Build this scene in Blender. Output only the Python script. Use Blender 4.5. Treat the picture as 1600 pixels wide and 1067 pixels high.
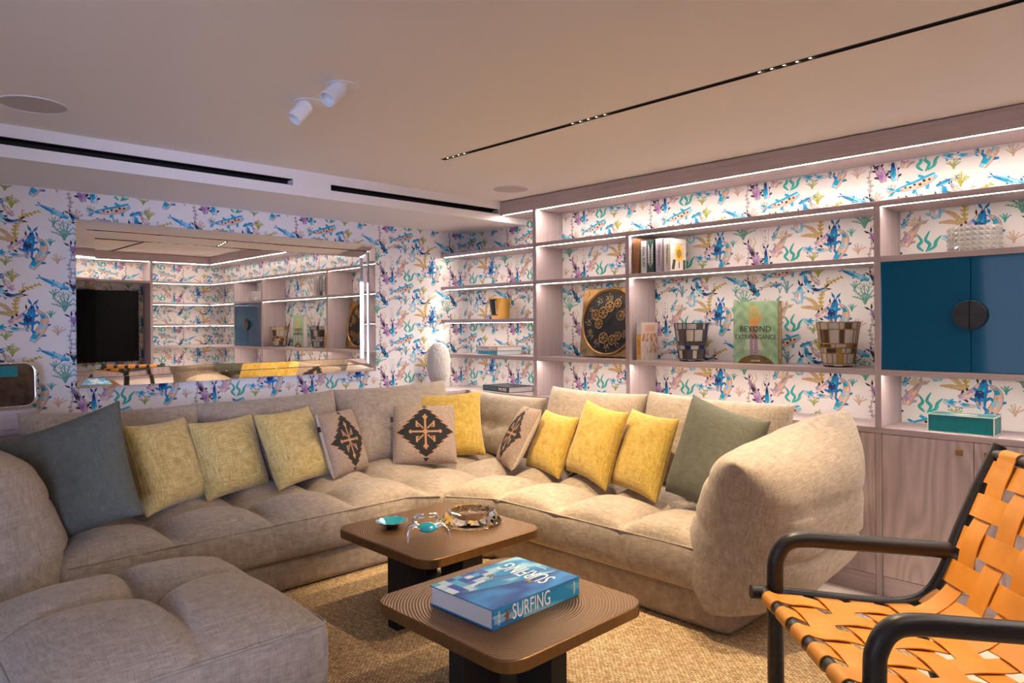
import bpy, bmesh, math, random
import numpy as np
from mathutils import Vector, Matrix

random.seed(7)
RNG = np.random.default_rng(11)
SC = bpy.context.scene
COL = SC.collection
for o in list(bpy.data.objects):
    bpy.data.objects.remove(o)
rad = math.radians
PI = math.pi

# ------------------------------------------------------------------ camera
F_PX, YAW, ROLL, Y0, CAM_H = 1113.75, rad(45.95), rad(-0.4386), 508.06, 1.40
fw = Vector((-math.sin(YAW), math.cos(YAW), 0)); rt = Vector((math.cos(YAW), math.sin(YAW), 0)); up = Vector((0, 0, 1))
R_ = rt * math.cos(ROLL) + up * math.sin(ROLL); U_ = -rt * math.sin(ROLL) + up * math.cos(ROLL)
cd = bpy.data.cameras.new('camera'); cam = bpy.data.objects.new('camera', cd); COL.objects.link(cam)
cd.sensor_width = 36; cd.sensor_fit = 'HORIZONTAL'; cd.lens = F_PX / 1600 * 36
cd.shift_y = (Y0 - 533.5) / 1600; cd.clip_start = .02
cam.matrix_world = Matrix(((R_.x, U_.x, -fw.x, 0), (R_.y, U_.y, -fw.y, 0), (R_.z, U_.z, -fw.z, CAM_H), (0, 0, 0, 1)))
SC.camera = cam

# ------------------------------------------------------------------ view, world, big lights
vs = SC.view_settings
vs.view_transform = 'Standard'; vs.look = 'None'; vs.gamma = 1; vs.use_curve_mapping = False
vs.exposure = 0.72
world = bpy.data.worlds.new('World'); SC.world = world; world.use_nodes = True
bg = world.node_tree.nodes['Background']; bg.inputs[0].default_value = (.55, .68, 1, 1); bg.inputs[1].default_value = .6

def area(name, loc, aim, sx, sy, power, color, spread=180):
    l = bpy.data.lights.new(name, 'AREA'); l.shape = 'RECTANGLE'; l.size = sx; l.size_y = sy
    l.energy = power; l.color = color; l.spread = rad(spread)
    o = bpy.data.objects.new(name, l); COL.objects.link(o); o.location = loc
    o.rotation_euler = (Vector(aim) - Vector(loc)).to_track_quat('-Z', 'Y').to_euler(); return o

def spot(name, loc, aim, power, color, size=60, blend=.6, radius=.03):
    l = bpy.data.lights.new(name, 'SPOT'); l.energy = power; l.color = color
    l.spot_size = rad(size); l.spot_blend = blend; l.shadow_soft_size = radius
    o = bpy.data.objects.new(name, l); COL.objects.link(o); o.location = loc
    o.rotation_euler = (Vector(aim) - Vector(loc)).to_track_quat('-Z', 'Y').to_euler(); return o

WARM = (1, .76, .48)
# daylight through the glazed door in the right-hand wall plus an added soft fill at an unseen window behind the viewer
area('daylight_door', (.56, -.95, 1.15), (-4.9, 2.2, 1.35), 1.25, 2.0, 5.5, (.46, .57, 1.0), 32)
area('cool_fill', (-1.35, -2.52, 1.45), (-2.0, 2.0, 1.1), 1.9, 1.5, 7, (.76, .78, 1.0), 160)
# the three groups of lamps in the ceiling track
spot('track_lamp', (-3.17, 2.645, 2.36), (-3.25, 3.0, .4), 98, WARM, 75, .8)
spot('track_lamp', (-2.20, 2.645, 2.36), (-2.35, 3.05, .4), 100, WARM, 80, .8)
spot('track_lamp', (-1.22, 2.645, 2.36), (-1.3, 2.5, .2), 100, WARM, 80, .8)
spot('track_lamp', (-2.25, 2.645, 2.36), (-2.9, 2.5, .4), 95, WARM, 38, .8)

# ------------------------------------------------------------------ materials
MATS = {}
def new_mat(name):
    m = bpy.data.materials.new(name); m.use_nodes = True
    nt = m.node_tree; b = nt.nodes['Principled BSDF']; MATS[name] = m
    return m, nt, b
def node(nt, t, **kw):
    n = nt.nodes.new(t)
    for k, v in kw.items():
        if k in n.inputs.keys(): n.inputs[k].default_value = v
        else: setattr(n, k, v)
    return n
def coords(nt, scale, rot=(0, 0, 0)):
    tc = nt.nodes.new('ShaderNodeTexCoord'); mp = nt.nodes.new('ShaderNodeMapping')
    mp.inputs['Scale'].default_value = scale; mp.inputs['Rotation'].default_value = rot
    nt.links.new(tc.outputs['Object'], mp.inputs['Vector']); return mp.outputs['Vector']
def c4(c): return (c[0], c[1], c[2], 1)
def plain(name, col, rough=.5, metal=0, noise=0, nscale=30, bump=0, coat=0, emit=None, estr=0, trans=0, ior=1.45, sheen=0):
    m, nt, b = new_mat(name)
    b.inputs['Base Color'].default_value = c4(col); b.inputs['Roughness'].default_value = rough
    b.inputs['Metallic'].default_value = metal; b.inputs['Coat Weight'].default_value = coat
    b.inputs['Transmission Weight'].default_value = trans; b.inputs['IOR'].default_value = ior
    b.inputs['Sheen Weight'].default_value = sheen
    if emit: b.inputs['Emission Color'].default_value = c4(emit); b.inputs['Emission Strength'].default_value = estr
    if noise or bump:
        v = coords(nt, (nscale,) * 3); n = node(nt, 'ShaderNodeTexNoise', Scale=1.0, Detail=4.0)
        nt.links.new(v, n.inputs['Vector'])
        if noise:
            r = nt.nodes.new('ShaderNodeValToRGB')
            r.color_ramp.elements[0].position = .3; r.color_ramp.elements[1].position = .7
            r.color_ramp.elements[0].color = c4([x * (1 - noise) for x in col]); r.color_ramp.elements[1].color = c4([min(1, x * (1 + noise)) for x in col])
            nt.links.new(n.outputs['Fac'], r.inputs[0]); nt.links.new(r.outputs[0], b.inputs['Base Color'])
        if bump:
            bp = node(nt, 'ShaderNodeBump', Strength=bump, Distance=.004)
            nt.links.new(n.outputs['Fac'], bp.inputs['Height']); nt.links.new(bp.outputs[0], b.inputs['Normal'])
    return m
def linen(name, col, amt=.22, fine=1.0, sheen=.25, col2=None, bump=.5):
    """woven cloth: slubby threads crossing in three directions"""
    m, nt, b = new_mat(name); b.inputs['Roughness'].default_value = .92; b.inputs['Sheen Weight'].default_value = sheen
    b.inputs['Sheen Roughness'].default_value = .5
    b.inputs['Specular IOR Level'].default_value = .2
    prev = None
    for sc in ((260, 22, 22), (22, 260, 22), (22, 22, 260)):
        v = coords(nt, tuple(s * fine for s in sc)); n = node(nt, 'ShaderNodeTexNoise', Scale=1.0, Detail=2.0)
        nt.links.new(v, n.inputs['Vector'])
        if prev is None: prev = n.outputs['Fac']
        else:
            a = node(nt, 'ShaderNodeMath', operation='ADD'); nt.links.new(prev, a.inputs[0]); nt.links.new(n.outputs['Fac'], a.inputs[1]); prev = a.outputs[0]
    d = node(nt, 'ShaderNodeMath', operation='DIVIDE'); d.inputs[1].default_value = 3; nt.links.new(prev, d.inputs[0])
    r = nt.nodes.new('ShaderNodeValToRGB'); r.color_ramp.elements[0].position = .36; r.color_ramp.elements[1].position = .64
    c2 = col2 or [min(1, x * (1 + amt)) for x in col]
    r.color_ramp.elements[0].color = c4([x * (1 - amt) for x in col]); r.color_ramp.elements[1].color = c4(c2)
    nt.links.new(d.outputs[0], r.inputs[0]); nt.links.new(r.outputs[0], b.inputs['Base Color'])
    bp = node(nt, 'ShaderNodeBump', Strength=bump, Distance=.003); nt.links.new(d.outputs[0], bp.inputs['Height'])
    nt.links.new(bp.outputs[0], b.inputs['Normal']); return m
def wood(name, col, along='x', rough=.5, amt=.14, k=1.0, cath=False, bump=.15):
    m, nt, b = new_mat(name); b.inputs['Roughness'].default_value = rough
    s = {'x': (2.2, 60, 60), 'y': (60, 2.2, 60), 'z': (60, 60, 2.2)}[along]
    v = coords(nt, tuple(q * k for q in s)); n = node(nt, 'ShaderNodeTexNoise', Scale=1.0, Detail=5.0, Roughness=.6)
    nt.links.new(v, n.inputs['Vector']); h = n.outputs['Fac']
    if cath:
        s2 = {'x': (.9, 5, 5), 'z': (5, 5, .9), 'y': (5, .9, 5)}[along]
        v2 = coords(nt, s2); n2 = node(nt, 'ShaderNodeTexNoise', Scale=1.0, Detail=1.0); nt.links.new(v2, n2.inputs['Vector'])
        mu = node(nt, 'ShaderNodeMath', operation='MULTIPLY'); mu.inputs[1].default_value = 26; nt.links.new(n2.outputs['Fac'], mu.inputs[0])
        fr = node(nt, 'ShaderNodeMath', operation='PINGPONG'); fr.inputs[1].default_value = 1; nt.links.new(mu.outputs[0], fr.inputs[0])
        mx = node(nt, 'ShaderNodeMix', data_type='FLOAT'); mx.inputs[0].default_value = .45
        nt.links.new(h, mx.inputs[2]); nt.links.new(fr.outputs[0], mx.inputs[3]); h = mx.outputs[0]
    r = nt.nodes.new('ShaderNodeValToRGB'); r.color_ramp.elements[0].position = .3; r.color_ramp.elements[1].position = .72
    r.color_ramp.elements[0].color = c4([x * (1 - amt) for x in col]); r.color_ramp.elements[1].color = c4([min(1, x * (1 + amt)) for x in col])
    nt.links.new(h, r.inputs[0]); nt.links.new(r.outputs[0], b.inputs['Base Color'])
    bp = node(nt, 'ShaderNodeBump', Strength=bump, Distance=.002); nt.links.new(h, bp.inputs['Height']); nt.links.new(bp.outputs[0], b.inputs['Normal'])
    return m
def printed(name, rough=.6, wash=.18, wscale=60, metal=0):
    """colour comes from the printed colour attribute, with a slight wash"""
    m, nt, b = new_mat(name); b.inputs['Roughness'].default_value = rough; b.inputs['Metallic'].default_value = metal
    a = node(nt, 'ShaderNodeVertexColor', layer_name='ink')
    if wash:
        v = coords(nt, (wscale,) * 3); n = node(nt, 'ShaderNodeTexNoise', Scale=1.0, Detail=3.0); nt.links.new(v, n.inputs['Vector'])
        r = nt.nodes.new('ShaderNodeValToRGB'); r.color_ramp.elements[0].position = .3; r.color_ramp.elements[1].position = .7
        r.color_ramp.elements[0].color = (1 - wash,) * 3 + (1,); r.color_ramp.elements[1].color = (1 + wash,) * 3 + (1,)
        nt.links.new(n.outputs['Fac'], r.inputs[0])
        mx = node(nt, 'ShaderNodeMix', data_type='RGBA', blend_type='MULTIPLY'); mx.inputs[0].default_value = 1
        nt.links.new(a.outputs['Color'], mx.inputs[6]); nt.links.new(r.outputs[0], mx.inputs[7]); nt.links.new(mx.outputs[2], b.inputs['Base Color'])
    else: nt.links.new(a.outputs['Color'], b.inputs['Base Color'])
    return m

plain('paint', (.87, .84, .82), .75)
plain('paper', (.82, .77, .735), .8, noise=.02, nscale=8)
printed('print', .8, .16, 90)
printed('bookprint', .5, .05, 200)
MATS['bookprint'].node_tree.nodes['Principled BSDF'].inputs['Specular IOR Level'].default_value = .25
plain('tortoise', (.05, .022, .010), .25, noise=.7, nscale=25, coat=.3)
printed('kilim', .95, .22, 260)
plain('black', (.008, .007, .007), .6)
plain('black_gloss', (.003, .003, .004), .25)
MATS['black_gloss'].node_tree.nodes['Principled BSDF'].inputs['Specular IOR Level'].default_value = .12
wood('oak', (.47, .385, .385), 'x', cath=False)
wood('oak_v', (.47, .385, .385), 'z', cath=False)
wood('oak_y', (.47, .385, .385), 'y', cath=False)
wood('oak_door', (.49, .40, .395), 'z', amt=.16, cath=True)
wood('ebony', (.018, .015, .013), 'x', .38, .5, bump=.5)
plain('led', (1, .9, .8), .5, emit=(1, .865, .765), estr=205)
plain('lens', (1, .9, .8), .3, emit=(1, .75, .45), estr=14)
linen('sofa_linen', (.375, .30, .225), .30, bump=.8)
linen('yellow_cloth', (.54, .33, .03), .3, col2=(.66, .46, .12))
linen('straw_cloth', (.58, .40, .09), .3, col2=(.76, .61, .27))
linen('green_cloth', (.125, .125, .098), .2, sheen=.05)
linen('wool_back', (.62, .53, .44), .15)
wood('bronze_edge', (.24, .13, .05), 'z', .32, .12)
MATS['bronze_edge'].node_tree.nodes['Principled BSDF'].inputs['Metallic'].default_value = .75
plain('brass', (.62, .40, .13), .28, 1, noise=.12, nscale=20)
plain('old_brass', (.33, .19, .07), .42, .9, noise=.3, nscale=14, bump=.2)
plain('gold', (.85, .56, .16), .16, 1)
plain('chrome', (.85, .85, .87), .08, 1)
plain('mirror', (.93, .93, .93), .0, 1)
plain('mirror_rim', (.90, .90, .92), .02, 1)
plain('blue_lacquer', (.0, .088, .20), .05)
MATS['blue_lacquer'].node_tree.nodes['Principled BSDF'].inputs['Specular IOR Level'].default_value = .4
plain('teal', (.0, .17, .20), .35, noise=.1)
plain('teal_enamel', (.0, .22, .30), .12, coat=1)
plain('cream', (.85, .78, .66), .6)
plain('white_paint', (.85, .85, .87), .4)
plain('grille', (.55, .50, .49), .8, noise=.06, nscale=900)
plain('leather', (.70, .28, .032), .48, noise=.1, nscale=12, bump=.12)
plain('page', (.80, .78, .76), .8, noise=.06, nscale=300)
plain('glass', (1, 1, 1), .0, trans=1, ior=1.5)
plain('crystal', (.92, .89, .85), .04, trans=.72, ior=1.45)
plain('fluff', (.58, .54, .49), .95, sheen=.6, noise=.1, nscale=160, bump=1)
plain('stone', (.62, .53, .44), .45, noise=.14, nscale=9, bump=.1)
plain('white_ink', (.9, .9, .9), .5)
plain('black_ink', (.02, .02, .02), .5)
plain('blue_ink', (.02, .08, .45), .5)
plain('red_ink', (.55, .06, .04), .5)
plain('gold_ink', (.38, .24, .09), .4)
plain('teal_ink', (.02, .25, .30), .5)

def rug_mat():
    m, nt, b = new_mat('sisal'); b.inputs['Roughness'].default_value = .95
    v = coords(nt, (1, 1, 1)); n = node(nt, 'ShaderNodeTexNoise', Scale=28.0, Detail=2.0); nt.links.new(v, n.inputs['Vector'])
    ad = node(nt, 'ShaderNodeVectorMath', operation='MULTIPLY_ADD'); ad.inputs[1].default_value = (.010, .010, 0); nt.links.new(n.outputs['Color'], ad.inputs[0]); nt.links.new(v, ad.inputs[2])
    br = node(nt, 'ShaderNodeTexBrick', Scale=1.0); br.offset = .5
    br.inputs['Color1'].default_value = (.74, .56, .34, 1); br.inputs['Color2'].default_value = (.56, .40, .22, 1); br.inputs['Mortar'].default_value = (.13, .08, .04, 1)
    br.inputs['Mortar Size'].default_value = .0016; br.inputs['Mortar Smooth'].default_value = .7; br.inputs['Brick Width'].default_value = .021; br.inputs['Row Height'].default_value = .0105
    nt.links.new(ad.outputs[0], br.inputs['Vector'])
    n2 = node(nt, 'ShaderNodeTexNoise', Scale=60.0, Detail=3.0); nt.links.new(v, n2.inputs['Vector'])
    r2 = nt.nodes.new('ShaderNodeValToRGB'); e = r2.color_ramp.elements
    e[0].position = .35; e[0].color = (.7, .62, .55, 1); e[1].position = .65; e[1].color = (1.2, 1.18, 1.12, 1); nt.links.new(n2.outputs['Fac'], r2.inputs[0])
    mx = node(nt, 'ShaderNodeMix', data_type='RGBA', blend_type='MULTIPLY'); mx.inputs[0].default_value = 1
    nt.links.new(br.outputs['Color'], mx.inputs[6]); nt.links.new(r2.outputs[0], mx.inputs[7]); nt.links.new(mx.outputs[2], b.inputs['Base Color'])
    bp = node(nt, 'ShaderNodeBump', Strength=1.0, Distance=.006); bp.invert = True; nt.links.new(br.outputs['Fac'], bp.inputs['Height']); nt.links.new(bp.outputs[0], b.inputs['Normal'])
rug_mat()
def ring_top():
    m, nt, b = new_mat('bronze_top'); b.inputs['Roughness'].default_value = .33; b.inputs['Metallic'].default_value = .8
    tc = nt.nodes.new('ShaderNodeTexCoord'); ln = node(nt, 'ShaderNodeVectorMath', operation='LENGTH')
    mp = nt.nodes.new('ShaderNodeMapping'); mp.inputs['Scale'].default_value = (1, 1, 0); nt.links.new(tc.outputs['Object'], mp.inputs[0])
    nz = node(nt, 'ShaderNodeTexNoise', Scale=4.0, Detail=2.0); nt.links.new(mp.outputs[0], nz.inputs['Vector'])
    nt.links.new(mp.outputs[0], ln.inputs[0])
    ad = node(nt, 'ShaderNodeMath', operation='MULTIPLY_ADD'); ad.inputs[1].default_value = .012; nt.links.new(nz.outputs['Fac'], ad.inputs[0]); nt.links.new(ln.outputs['Value'], ad.inputs[2])
    mu = node(nt, 'ShaderNodeMath', operation='MULTIPLY'); mu.inputs[1].default_value = 2 * PI / .011; nt.links.new(ad.outputs[0], mu.inputs[0])
    si = node(nt, 'ShaderNodeMath', operation='SINE'); nt.links.new(mu.outputs[0], si.inputs[0])
    r = nt.nodes.new('ShaderNodeValToRGB'); e = r.color_ramp.elements
    e[0].position = 0; e[0].color = (.11, .058, .022, 1); e[1].position = .6; e[1].color = (.27, .145, .052, 1)
    hf = node(nt, 'ShaderNodeMath', operation='MULTIPLY_ADD'); hf.inputs[1].default_value = .5; hf.inputs[2].default_value = .5
    nt.links.new(si.outputs[0], hf.inputs[0]); nt.links.new(hf.outputs[0], r.inputs[0]); nt.links.new(r.outputs[0], b.inputs['Base Color'])
    bp = node(nt, 'ShaderNodeBump', Strength=.6, Distance=.0015); nt.links.new(hf.outputs[0], bp.inputs['Height']); nt.links.new(bp.outputs[0], b.inputs['Normal'])
ring_top()

# ------------------------------------------------------------------ mesh helpers
class MB:
    def __init__(s): s.v = []; s.f = []; s.c = None
    def add(s, v, f, col=None):
        o = len(s.v); s.v += [tuple(map(float, p)) for p in v]; s.f += [tuple(i + o for i in q) for q in f]
        if col is not None:
            if s.c is None: s.c = []
            s.c += [col] * len(f) if not isinstance(col, list) else col
        return s
    def box(s, x0, x1, y0, y1, z0, z1):
        v = [(x, y, z) for z in (z0, z1) for y in (y0, y1) for x in (x0, x1)]
        return s.add(v, [(0, 2, 3, 1), (4, 5, 7, 6), (0, 1, 5, 4), (2, 6, 7, 3), (0, 4, 6, 2), (1, 3, 7, 5)])
    def tube(s, pts, r, n=12, caps=True, up=None):
        P = [Vector(p) for p in pts]; m = len(P); rr = r if hasattr(r, '__len__') else [r] * m
        v = []; f = []; prev = None
        for i in range(m):
            t = (P[min(i + 1, m - 1)] - P[max(i - 1, 0)]).normalized()
            if prev is None:
                a = Vector((0, 0, 1)) if abs(t.z) < .9 else Vector((1, 0, 0)); nrm = t.cross(a).normalized()
            else: nrm = (prev - t * prev.dot(t)).normalized()
            prev = nrm; b = t.cross(nrm)
            for k in range(n):
                a = 2 * PI * k / n; v.append(P[i] + (nrm * math.cos(a) + b * math.sin(a)) * rr[i])
        for i in range(m - 1):
            for k in range(n):
                f.append((i * n + k, i * n + (k + 1) % n, (i + 1) * n + (k + 1) % n, (i + 1) * n + k))
        if caps: f.append(tuple(range(n))[::-1]); f.append(tuple((m - 1) * n + k for k in range(n)))
        return s.add(v, f)
    def lathe(s, prof, n=32, cx=0, cy=0, cz=0, close=False):
        v = []; f = []; m = len(prof)
        for r, z in prof:
            for k in range(n): a = 2 * PI * k / n; v.append((cx + r * math.cos(a), cy + r * math.sin(a), cz + z))
        for i in range(m - 1 if not close else m):
            j = (i + 1) % m
            for k in range(n): f.append((i * n + k, i * n + (k + 1) % n, j * n + (k + 1) % n, j * n + k))
        if not close:
            if prof[0][0] > 1e-6: f.append(tuple(range(n))[::-1])
            if prof[-1][0] > 1e-6: f.append(tuple((m - 1) * n + k for k in range(n)))
        return s.add(v, f)
    def prism(s, poly, z0, z1):
        n = len(poly); v = [(x, y, z0) for x, y in poly] + [(x, y, z1) for x, y in poly]
        return s.add(v, [tuple(range(n))[::-1], tuple(range(n, 2 * n))] + [(i, (i + 1) % n, n + (i + 1) % n, n + i) for i in range(n)])
    def xform(s, M):
        s.v = [tuple(M @ Vector(p)) for p in s.v]; return s

def smooth_path(pts, n=8):
    P = [Vector(p) for p in pts]; out = []
    for i in range(len(P) - 1):
        p0, p1, p2, p3 = P[max(i - 1, 0)], P[i], P[i + 1], P[min(i + 2, len(P) - 1)]
        for k in range(n):
            t = k / n
            out.append(.5 * ((2 * p1) + (p2 - p0) * t + (2 * p0 - 5 * p1 + 4 * p2 - p3) * t * t + (3 * p1 - p0 - 3 * p2 + p3) * t ** 3))
    out.append(P[-1]); return out

def mk(name, mb, mat, parent=None, smooth=None, bevel=0, mats=None, fm=None):
    me = bpy.data.meshes.new(name)
    me.from_pydata(mb.v, [], mb.f); me.validate(verbose=False)
    for q in (mats or [mat]): me.materials.append(MATS[q] if isinstance(q, str) else q)
    if fm is not None: me.polygons.foreach_set('material_index', fm)
    if mb.c is not None and len(mb.c) == len(me.polygons):
        ca = me.color_attributes.new('ink', 'FLOAT_COLOR', 'CORNER')
        arr = np.ones((len(me.loops), 4), np.float32)
        tot = np.array([len(f) for f in mb.f]); arr[:, :3] = np.repeat(np.array(mb.c, np.float32), tot, axis=0)
        ca.data.foreach_set('color', arr.ravel())
    if smooth:
        me.polygons.foreach_set('use_smooth', [True] * len(me.polygons))
        if smooth < 180: me.set_sharp_from_angle(angle=rad(smooth))
    o = bpy.data.objects.new(name, me); COL.objects.link(o)
    if parent: o.parent = parent
    if bevel:
        bm = o.modifiers.new('soft_edges', 'BEVEL'); bm.width = bevel; bm.segments = 2; bm.limit_method = 'ANGLE'
    return o
def tag(o, label=None, cat=None, group=None, kind=None):
    if label: o['label'] = label
    if cat: o['category'] = cat
    if group: o['group'] = group
    if kind: o['kind'] = kind
    return o
def thing(name, label, cat, loc=(0, 0, 0), mtx=None, group=None):
    o = bpy.data.objects.new(name, None); COL.objects.link(o); o.empty_display_size = .05
    if mtx is not None: o.matrix_world = mtx
    else: o.location = loc
    return tag(o, label, cat, group)
def off(mb, p):
    mb.v = [(a - p[0], b - p[1], c - p[2]) for a, b, c in mb.v]; return mb
def bx(*a): return MB().box(*a)

def text_mesh(name, s, size, M, mat, parent, width=None, ext=.0004):
    cu = bpy.data.curves.new('t', 'FONT'); cu.body = s; cu.size = size; cu.extrude = ext; cu.align_x = 'CENTER'; cu.align_y = 'CENTER'
    cu.resolution_u = 3
    ob = bpy.data.objects.new('t', cu); COL.objects.link(ob)
    dg = bpy.context.evaluated_depsgraph_get(); me = bpy.data.meshes.new_from_object(ob.evaluated_get(dg))
    bpy.data.objects.remove(ob); bpy.data.curves.remove(cu)
    if len(me.vertices) == 0: return None
    co = np.empty(len(me.vertices) * 3); me.vertices.foreach_get('co', co); co = co.reshape(-1, 3)
    if width:
        w = co[:, 0].max() - co[:, 0].min(); co[:, 0] *= width / w
    me.vertices.foreach_set('co', co.ravel()); me.transform(M)
    me.materials.clear(); me.materials.append(MATS[mat]); me.name = name
    o = bpy.data.objects.new(name, me); COL.objects.link(o); o.parent = parent; return o
def frame(o, x, y):
    """matrix with local x along x, local y along y"""
    x = Vector(x).normalized(); y = Vector(y).normalized(); z = x.cross(y)
    return Matrix(((x.x, y.x, z.x, o[0]), (x.y, y.y, z.y, o[1]), (x.z, y.z, z.z, o[2]), (0, 0, 0, 1)))
def colour_panel(name, w, h, nx, ny, fn, M, mat, parent):
    """flat printed sheet: one colour per small face; fn(u,v) with u,v in 0..1"""
    mb = MB(); v = []; f = []; c = []
    for j in range(ny + 1):
        for i in range(nx + 1): v.append(M @ Vector((w * (i / nx - .5), h * (j / ny - .5), 0)))
    for j in range(ny):
        for i in range(nx):
            a = j * (nx + 1) + i; f.append((a, a + 1, a + nx + 2, a + nx + 1)); c.append(fn((i + .5) / nx, (j + .5) / ny))
    mb.add(v, f, c); return mk(name, mb, mat, parent)

# ------------------------------------------------------------------ room dimensions (metres)
XL, YB, YF, XRF, XRW, YN = -4.91, 4.19, 3.886, .30, .604, -2.6
ZC = 2.384
T = .030
ZA, ZB, ZM, ZS, ZT = 2.022, 1.738, 1.452, 1.159, .862   # shelf tops, worktop
FB = 2.273                                              # fascia bottom
D1, D2, D3, D4 = (-3.786, -3.750), (-2.917, -2.885), (-1.339, -1.307), (-.513, -.481)

# ------------------------------------------------------------------ setting
def struct(o): return tag(o, kind='structure')
struct(mk('floor', bx(XL - .1, XRW + .1, YN - .1, YB + .1, -.1, 0), 'stone'))
c = MB()
TY0, TY1, TX0 = 2.630, 2.660, -3.312
c.box(XL - .1, XRW + .1, YN - .1, TY0, ZC, ZC + .1); c.box(XL - .1, XRW + .1, TY1, YB + .1, ZC, ZC + .1); c.box(XL - .1, TX0, TY0, TY1, ZC, ZC + .1)
struct(mk('ceiling', c, 'paint'))
wl = struct(mk('wall_left', bx(XL - .1, XL, YN - .1, YB + .1, 0, ZC), 'paper'))
wb = struct(mk('wall_back', bx(XL, XRW, YB, YB + .1, 0, ZC), 'paper'))
c = MB(); c.box(XRW, XRW + .1, -.25, YB + .1, 0, ZC); c.box(XRW, XRW + .1, YN - .1, -1.65, 0, ZC); c.box(XRW, XRW + .1, -1.65, -.25, 2.22, ZC)
wr = struct(mk('wall_right', c, 'paper'))
c = MB(); c.box(XL, -2.4, YN - .1, YN, 0, ZC); c.box(-.3, XRW, YN - .1, YN, 0, ZC); c.box(-2.4, -.3, YN - .1, YN, 2.25, ZC); c.box(-2.4, -.3, YN - .1, YN, 0, .6)
struct(mk('wall_front', c, 'paint'))
c = MB(); c.box(-2.4, -2.34, YN - .08, YN - .02, .6, 2.25); c.box(-.36, -.3, YN - .08, YN - .02, .6, 2.25); c.box(-2.34, -.36, YN - .08, YN - .02, .6, .66); c.box(-2.34, -.36, YN - .08, YN - .02, 2.19, 2.25); c.box(-1.38, -1.32, YN - .08, YN - .02, .66, 2.19)
struct(mk('fill_window_1', c, 'white_paint', bevel=.004))  # unseen window, put in to carry the added fill
c = MB(); c.box(XRW + .02, XRW + .08, -1.65, -1.59, 0, 2.22); c.box(XRW + .02, XRW + .08, -.31, -.25, 0, 2.22); c.box(XRW + .02, XRW + .08, -1.59, -.31, 2.16, 2.22); c.box(XRW + .02, XRW + .08, -1.59, -.31, 0, .06)
struct(mk('door_1', c, 'white_paint', bevel=.004))
# dropped soffit along the left wall with two long air slots
SX = -4.145; SZ = 2.225; z1, z2 = 2.285, 2.323
c = MB(); c.box(XL, SX, YN, YB, SZ, z1); c.box(XL, SX, YN, YB, z2, ZC)
c.box(XL, SX, 2.117, 2.381, z1, z2); c.box(XL, SX, 3.871, YB, z1, z2); c.box(XL, SX, YN, -1.2, z1, z2)
sf = struct(mk('trim_1', c, 'paint'))
c = MB(); c.box(XL + .02, SX - .07, -1.2, 2.117, z1, z2); mk('air_slot', c, 'black', sf)
c = MB(); c.box(XL + .02, SX - .07, 2.381, 3.871, z1, z2); mk('air_slot', c, 'black', sf)
for ya, yb in ((-1.2, 2.117), (2.381, 3.871)):
    c = MB(); c.box(SX - .07, SX - .004, ya + .001, yb - .001, z1, z1 + .003); c.box(SX - .07, SX - .004, ya + .001, yb - .001, z2 - .003, z2); mk('slot_lining', c, 'black', sf)

# ------------------------------------------------------------------ printed wallpaper: koi and corals
TW, TH = .73, .425
class Ink:
    def __init__(s): s.v = []; s.f = []; s.c = []; s.l = []; s.layer = 0
    def poly(s, pts, col):
        o = len(s.v); s.v += [(p[0], p[1]) for p in pts]; s.f.append(tuple(range(o, o + len(pts)))); s.c.append(col); s.l.append(s.layer)
def spl(pts, n):
    P = [Vector((p[0], p[1], 0)) for p in pts]; q = smooth_path(P, max(2, n // (len(P) - 1))); return [(a.x, a.y) for a in q]
def ribbon(I, pts, wfun, colfun, n=14, lanes=1, shift=0):
    q = spl(pts, n); m = len(q); rows = []
    for i, (x, y) in enumerate(q):
        a = q[max(i - 1, 0)]; b = q[min(i + 1, m - 1)]; dx, dy = b[0] - a[0], b[1] - a[1]; L = math.hypot(dx, dy) or 1
        nx, ny = -dy / L, dx / L; w = wfun(i / (m - 1))
        rows.append([(x + nx * (w * (2 * k / lanes - 1) + shift), y + ny * (w * (2 * k / lanes - 1) + shift)) for k in range(lanes + 1)])
    for i in range(m - 1):
        for k in range(lanes):
            I.poly([rows[i][k], rows[i][k + 1], rows[i + 1][k + 1], rows[i + 1][k]], colfun((i + .5) / (m - 1), k))
NAVY, BLUE, CYAN, SKY, TAN, PINK = (.01, .03, .16), (.01, .20, .48), (.015, .36, .58), (.30, .60, .72), (.72, .46, .32), (.74, .56, .50)
LILAC, PURP, DARK, WHT, TEAL, OLIVE = (.50, .34, .50), (.36, .16, .42), (.03, .025, .03), (.78, .74, .72), (.05, .40, .34), (.46, .42, .05)
SAGE, STEEL, OCHRE, MAUVE, LEAF, SPINK = (.14, .36, .28), (.16, .33, .36), (.55, .40, .08), (.42, .34, .34), (.38, .40, .05), (.62, .40, .32)
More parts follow.
